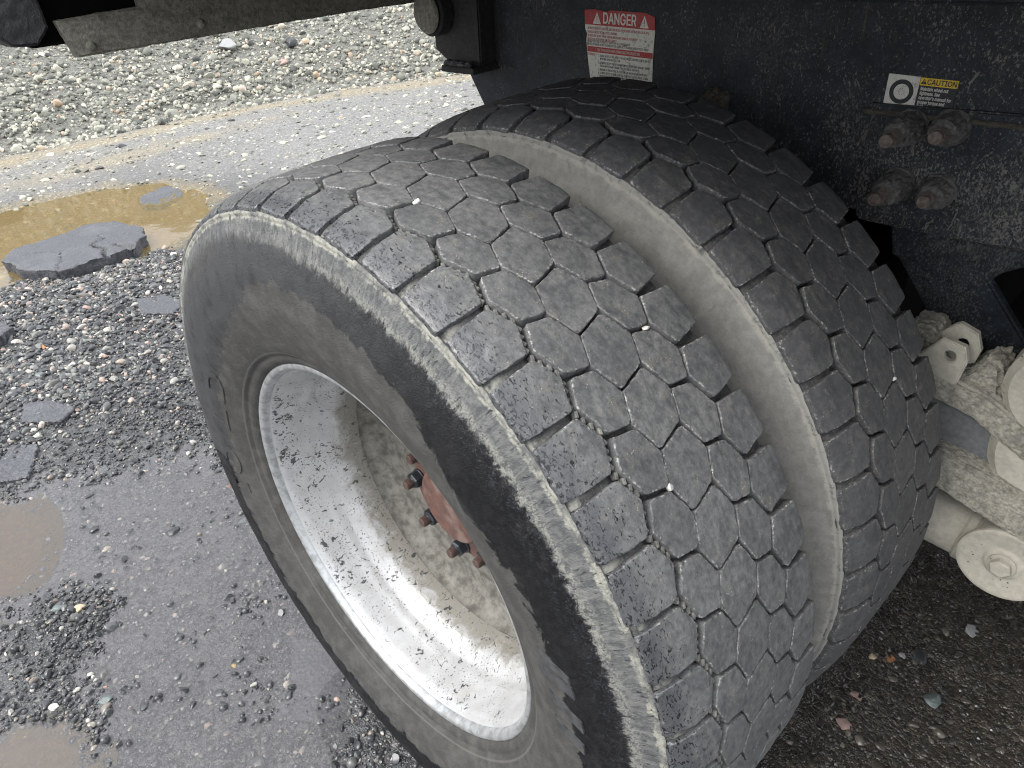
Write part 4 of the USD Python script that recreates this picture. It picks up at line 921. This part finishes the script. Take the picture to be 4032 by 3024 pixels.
part(BD, 'body_side', box(-.05, .0, -.74, 5.5, 1.262, 2.5, .004), MT['navy'])
part(BD, 'tail_panel', box(-2.4, 0, -.78, -.742, 1.12, 2.4, .004), MT['void'])
part(BD, 'body_rail', box(-.86, -.745, -.45, 5.5, 1.128, 1.262, .003), MT['navy'])

# suspension parts at the right, all white with dust
SP = group(T, 'suspension', label='dust-whitened suspension beam behind the inner tyre')
beam = [(.40, .560), (.43, .700), (.476, .646), (.525, .634), (.600, .595), (.80, .515), (.80, .41), (.635, .469), (.516, .502)]
part(SP, 'beam_web', plate_x([(.36, .62), (.43, .675), (.50, .648), (.62, .600), (.85, .50), (.85, .40), (.635, .475), (.52, .508), (.36, .55)], -.70, -.655, .003), MT['dusty_dark'])
part(SP, 'beam_flange', rough(plate_x([(.38, .530), (.504, .571), (.560, .562), (.613, .546), (.90, .45), (.90, .37), (.635, .469), (.516, .502), (.38, .515)], -.655, -.630, .004), .005, .0032, 150, 5), MT['crust'], False)
part(SP, 'beam_flange', rough(plate_x([(.40, .655), (.476, .644), (.525, .634), (.560, .616), (.600, .595), (.85, .49), (.85, .54), (.60, .640), (.54, .672), (.46, .69), (.40, .70)], -.672, -.632, .004), .005, .0034, 150, 6), MT['crust'], False)
part(SP, 'mud_pack', rough(plate_x([(.42, .738), (.452, .738), (.470, .700), (.500, .690), (.520, .712), (.534, .716), (.540, .708), (.549, .663), (.547, .652), (.525, .634), (.476, .644), (.42, .66)], -.70, -.650, .006), .004, .0055, 170, 8), MT['crust'], False)
def hole(cy, cz, r): return [(cy + r * math.cos(t), cz + r * math.sin(t)) for t in np.linspace(0, 2 * PI, 24, endpoint=False)][::-1]
part(SP, 'lug_ear', rough(plate_x([(.440, .700), (.447, .708), (.468, .739), (.496, .734), (.503, .714), (.498, .675), (.471, .680), (.455, .692)], -.640, -.630, .0015, [hole(.481, .715, .0080)]), .008, .0008, 120, 2), MT['dusty_smooth'], 30)
part(SP, 'lug_ear', rough(plate_x([(.449, .722), (.470, .745), (.476, .749), (.499, .741), (.508, .718), (.505, .698), (.491, .690), (.458, .695)], -.672, -.662, .0015, [hole(.485, .721, .0080)]), .008, .0008, 120, 3), MT['dusty_smooth'], 30)
part(SP, 'bushing_drum', rough(cyl([-.72, .620, .700], [-.634, .620, .700], .075, 60, bev=.010), .009, .0018, 70, 4), MT['dusty_smooth'], 40)
part(SP, 'bushing_drum', rough(cyl([-.71, .640, .600], [-.640, .640, .600], .088, 60, bev=.012), .010, .0018, 70, 5), MT['dusty_smooth'], 40)
RD = group(T, 'torque_rod', label='dusty rod with a round bolted end cap at the lower right')
part(RD, 'rod', rough(cyl([-.690, .28, .428], [-.690, .60, .400], .0425, 40), .012, .0008, 90, 3), MT['dusty_smooth'], True)
part(RD, 'rod_collar', cyl([-.690, .555, .404], [-.690, .572, .402], .047, 40, bev=.004), MT['dusty_smooth'], 40)
part(RD, 'rod_eye', cyl([-.705, .621, .417], [-.640, .621, .417], .050, 48, bev=.004), MT['dusty_smooth'], 35)
part(RD, 'end_cap', revolve_x(smooth_profile([(-.655, .0), (-.655, .050), (-.652, .0535), (-.646, .0535), (-.644, .050), (-.644, .0)], 40), 80, cy=.621, cz=.417), MT['dusty_smooth'], 40)
cap = smooth_profile([(-.641, .0), (-.641, .056), (-.637, .0600), (-.632, .0595), (-.6305, .056), (-.632, .048), (-.6345, .036), (-.636, .026), (-.6335, .022), (-.6335, .0)], 60)
part(RD, 'end_cap', revolve_x(cap, 80, cy=.621, cz=.417), MT['dusty_smooth'], 40)
part(RD, 'cap_bolt', join(cyl([-.634, .621, .417], [-.6300, .621, .417], .0185, 28, bev=.001), hexa([-.6302, .621, .417], [1, 0, 0], .0145, .010, .3)), MT['dusty_smooth'], 25)
AX = group(T, 'rear_axle', label='rear axle in the dark behind the wheels')
part(AX, 'axle_tube', cyl([-2.0, 0, Z0], [-.45, 0, Z0], .075, 32), MT['void'], 40)
part(AX, 'differential', trimesh.creation.icosphere(3, .22).apply_translation([-1.2, .02, Z0]), MT['void'], 40)
FW = group(T, 'wheel', label='far side dual wheel, hidden in the dark under the truck')
part(FW, 'tyre', revolve_x([(-2.44, .28), (-2.44, .50), (-2.42, .52), (-1.88, .52), (-1.86, .50), (-1.86, .28), (-1.95, .0)], 90), MT['void'], 40)
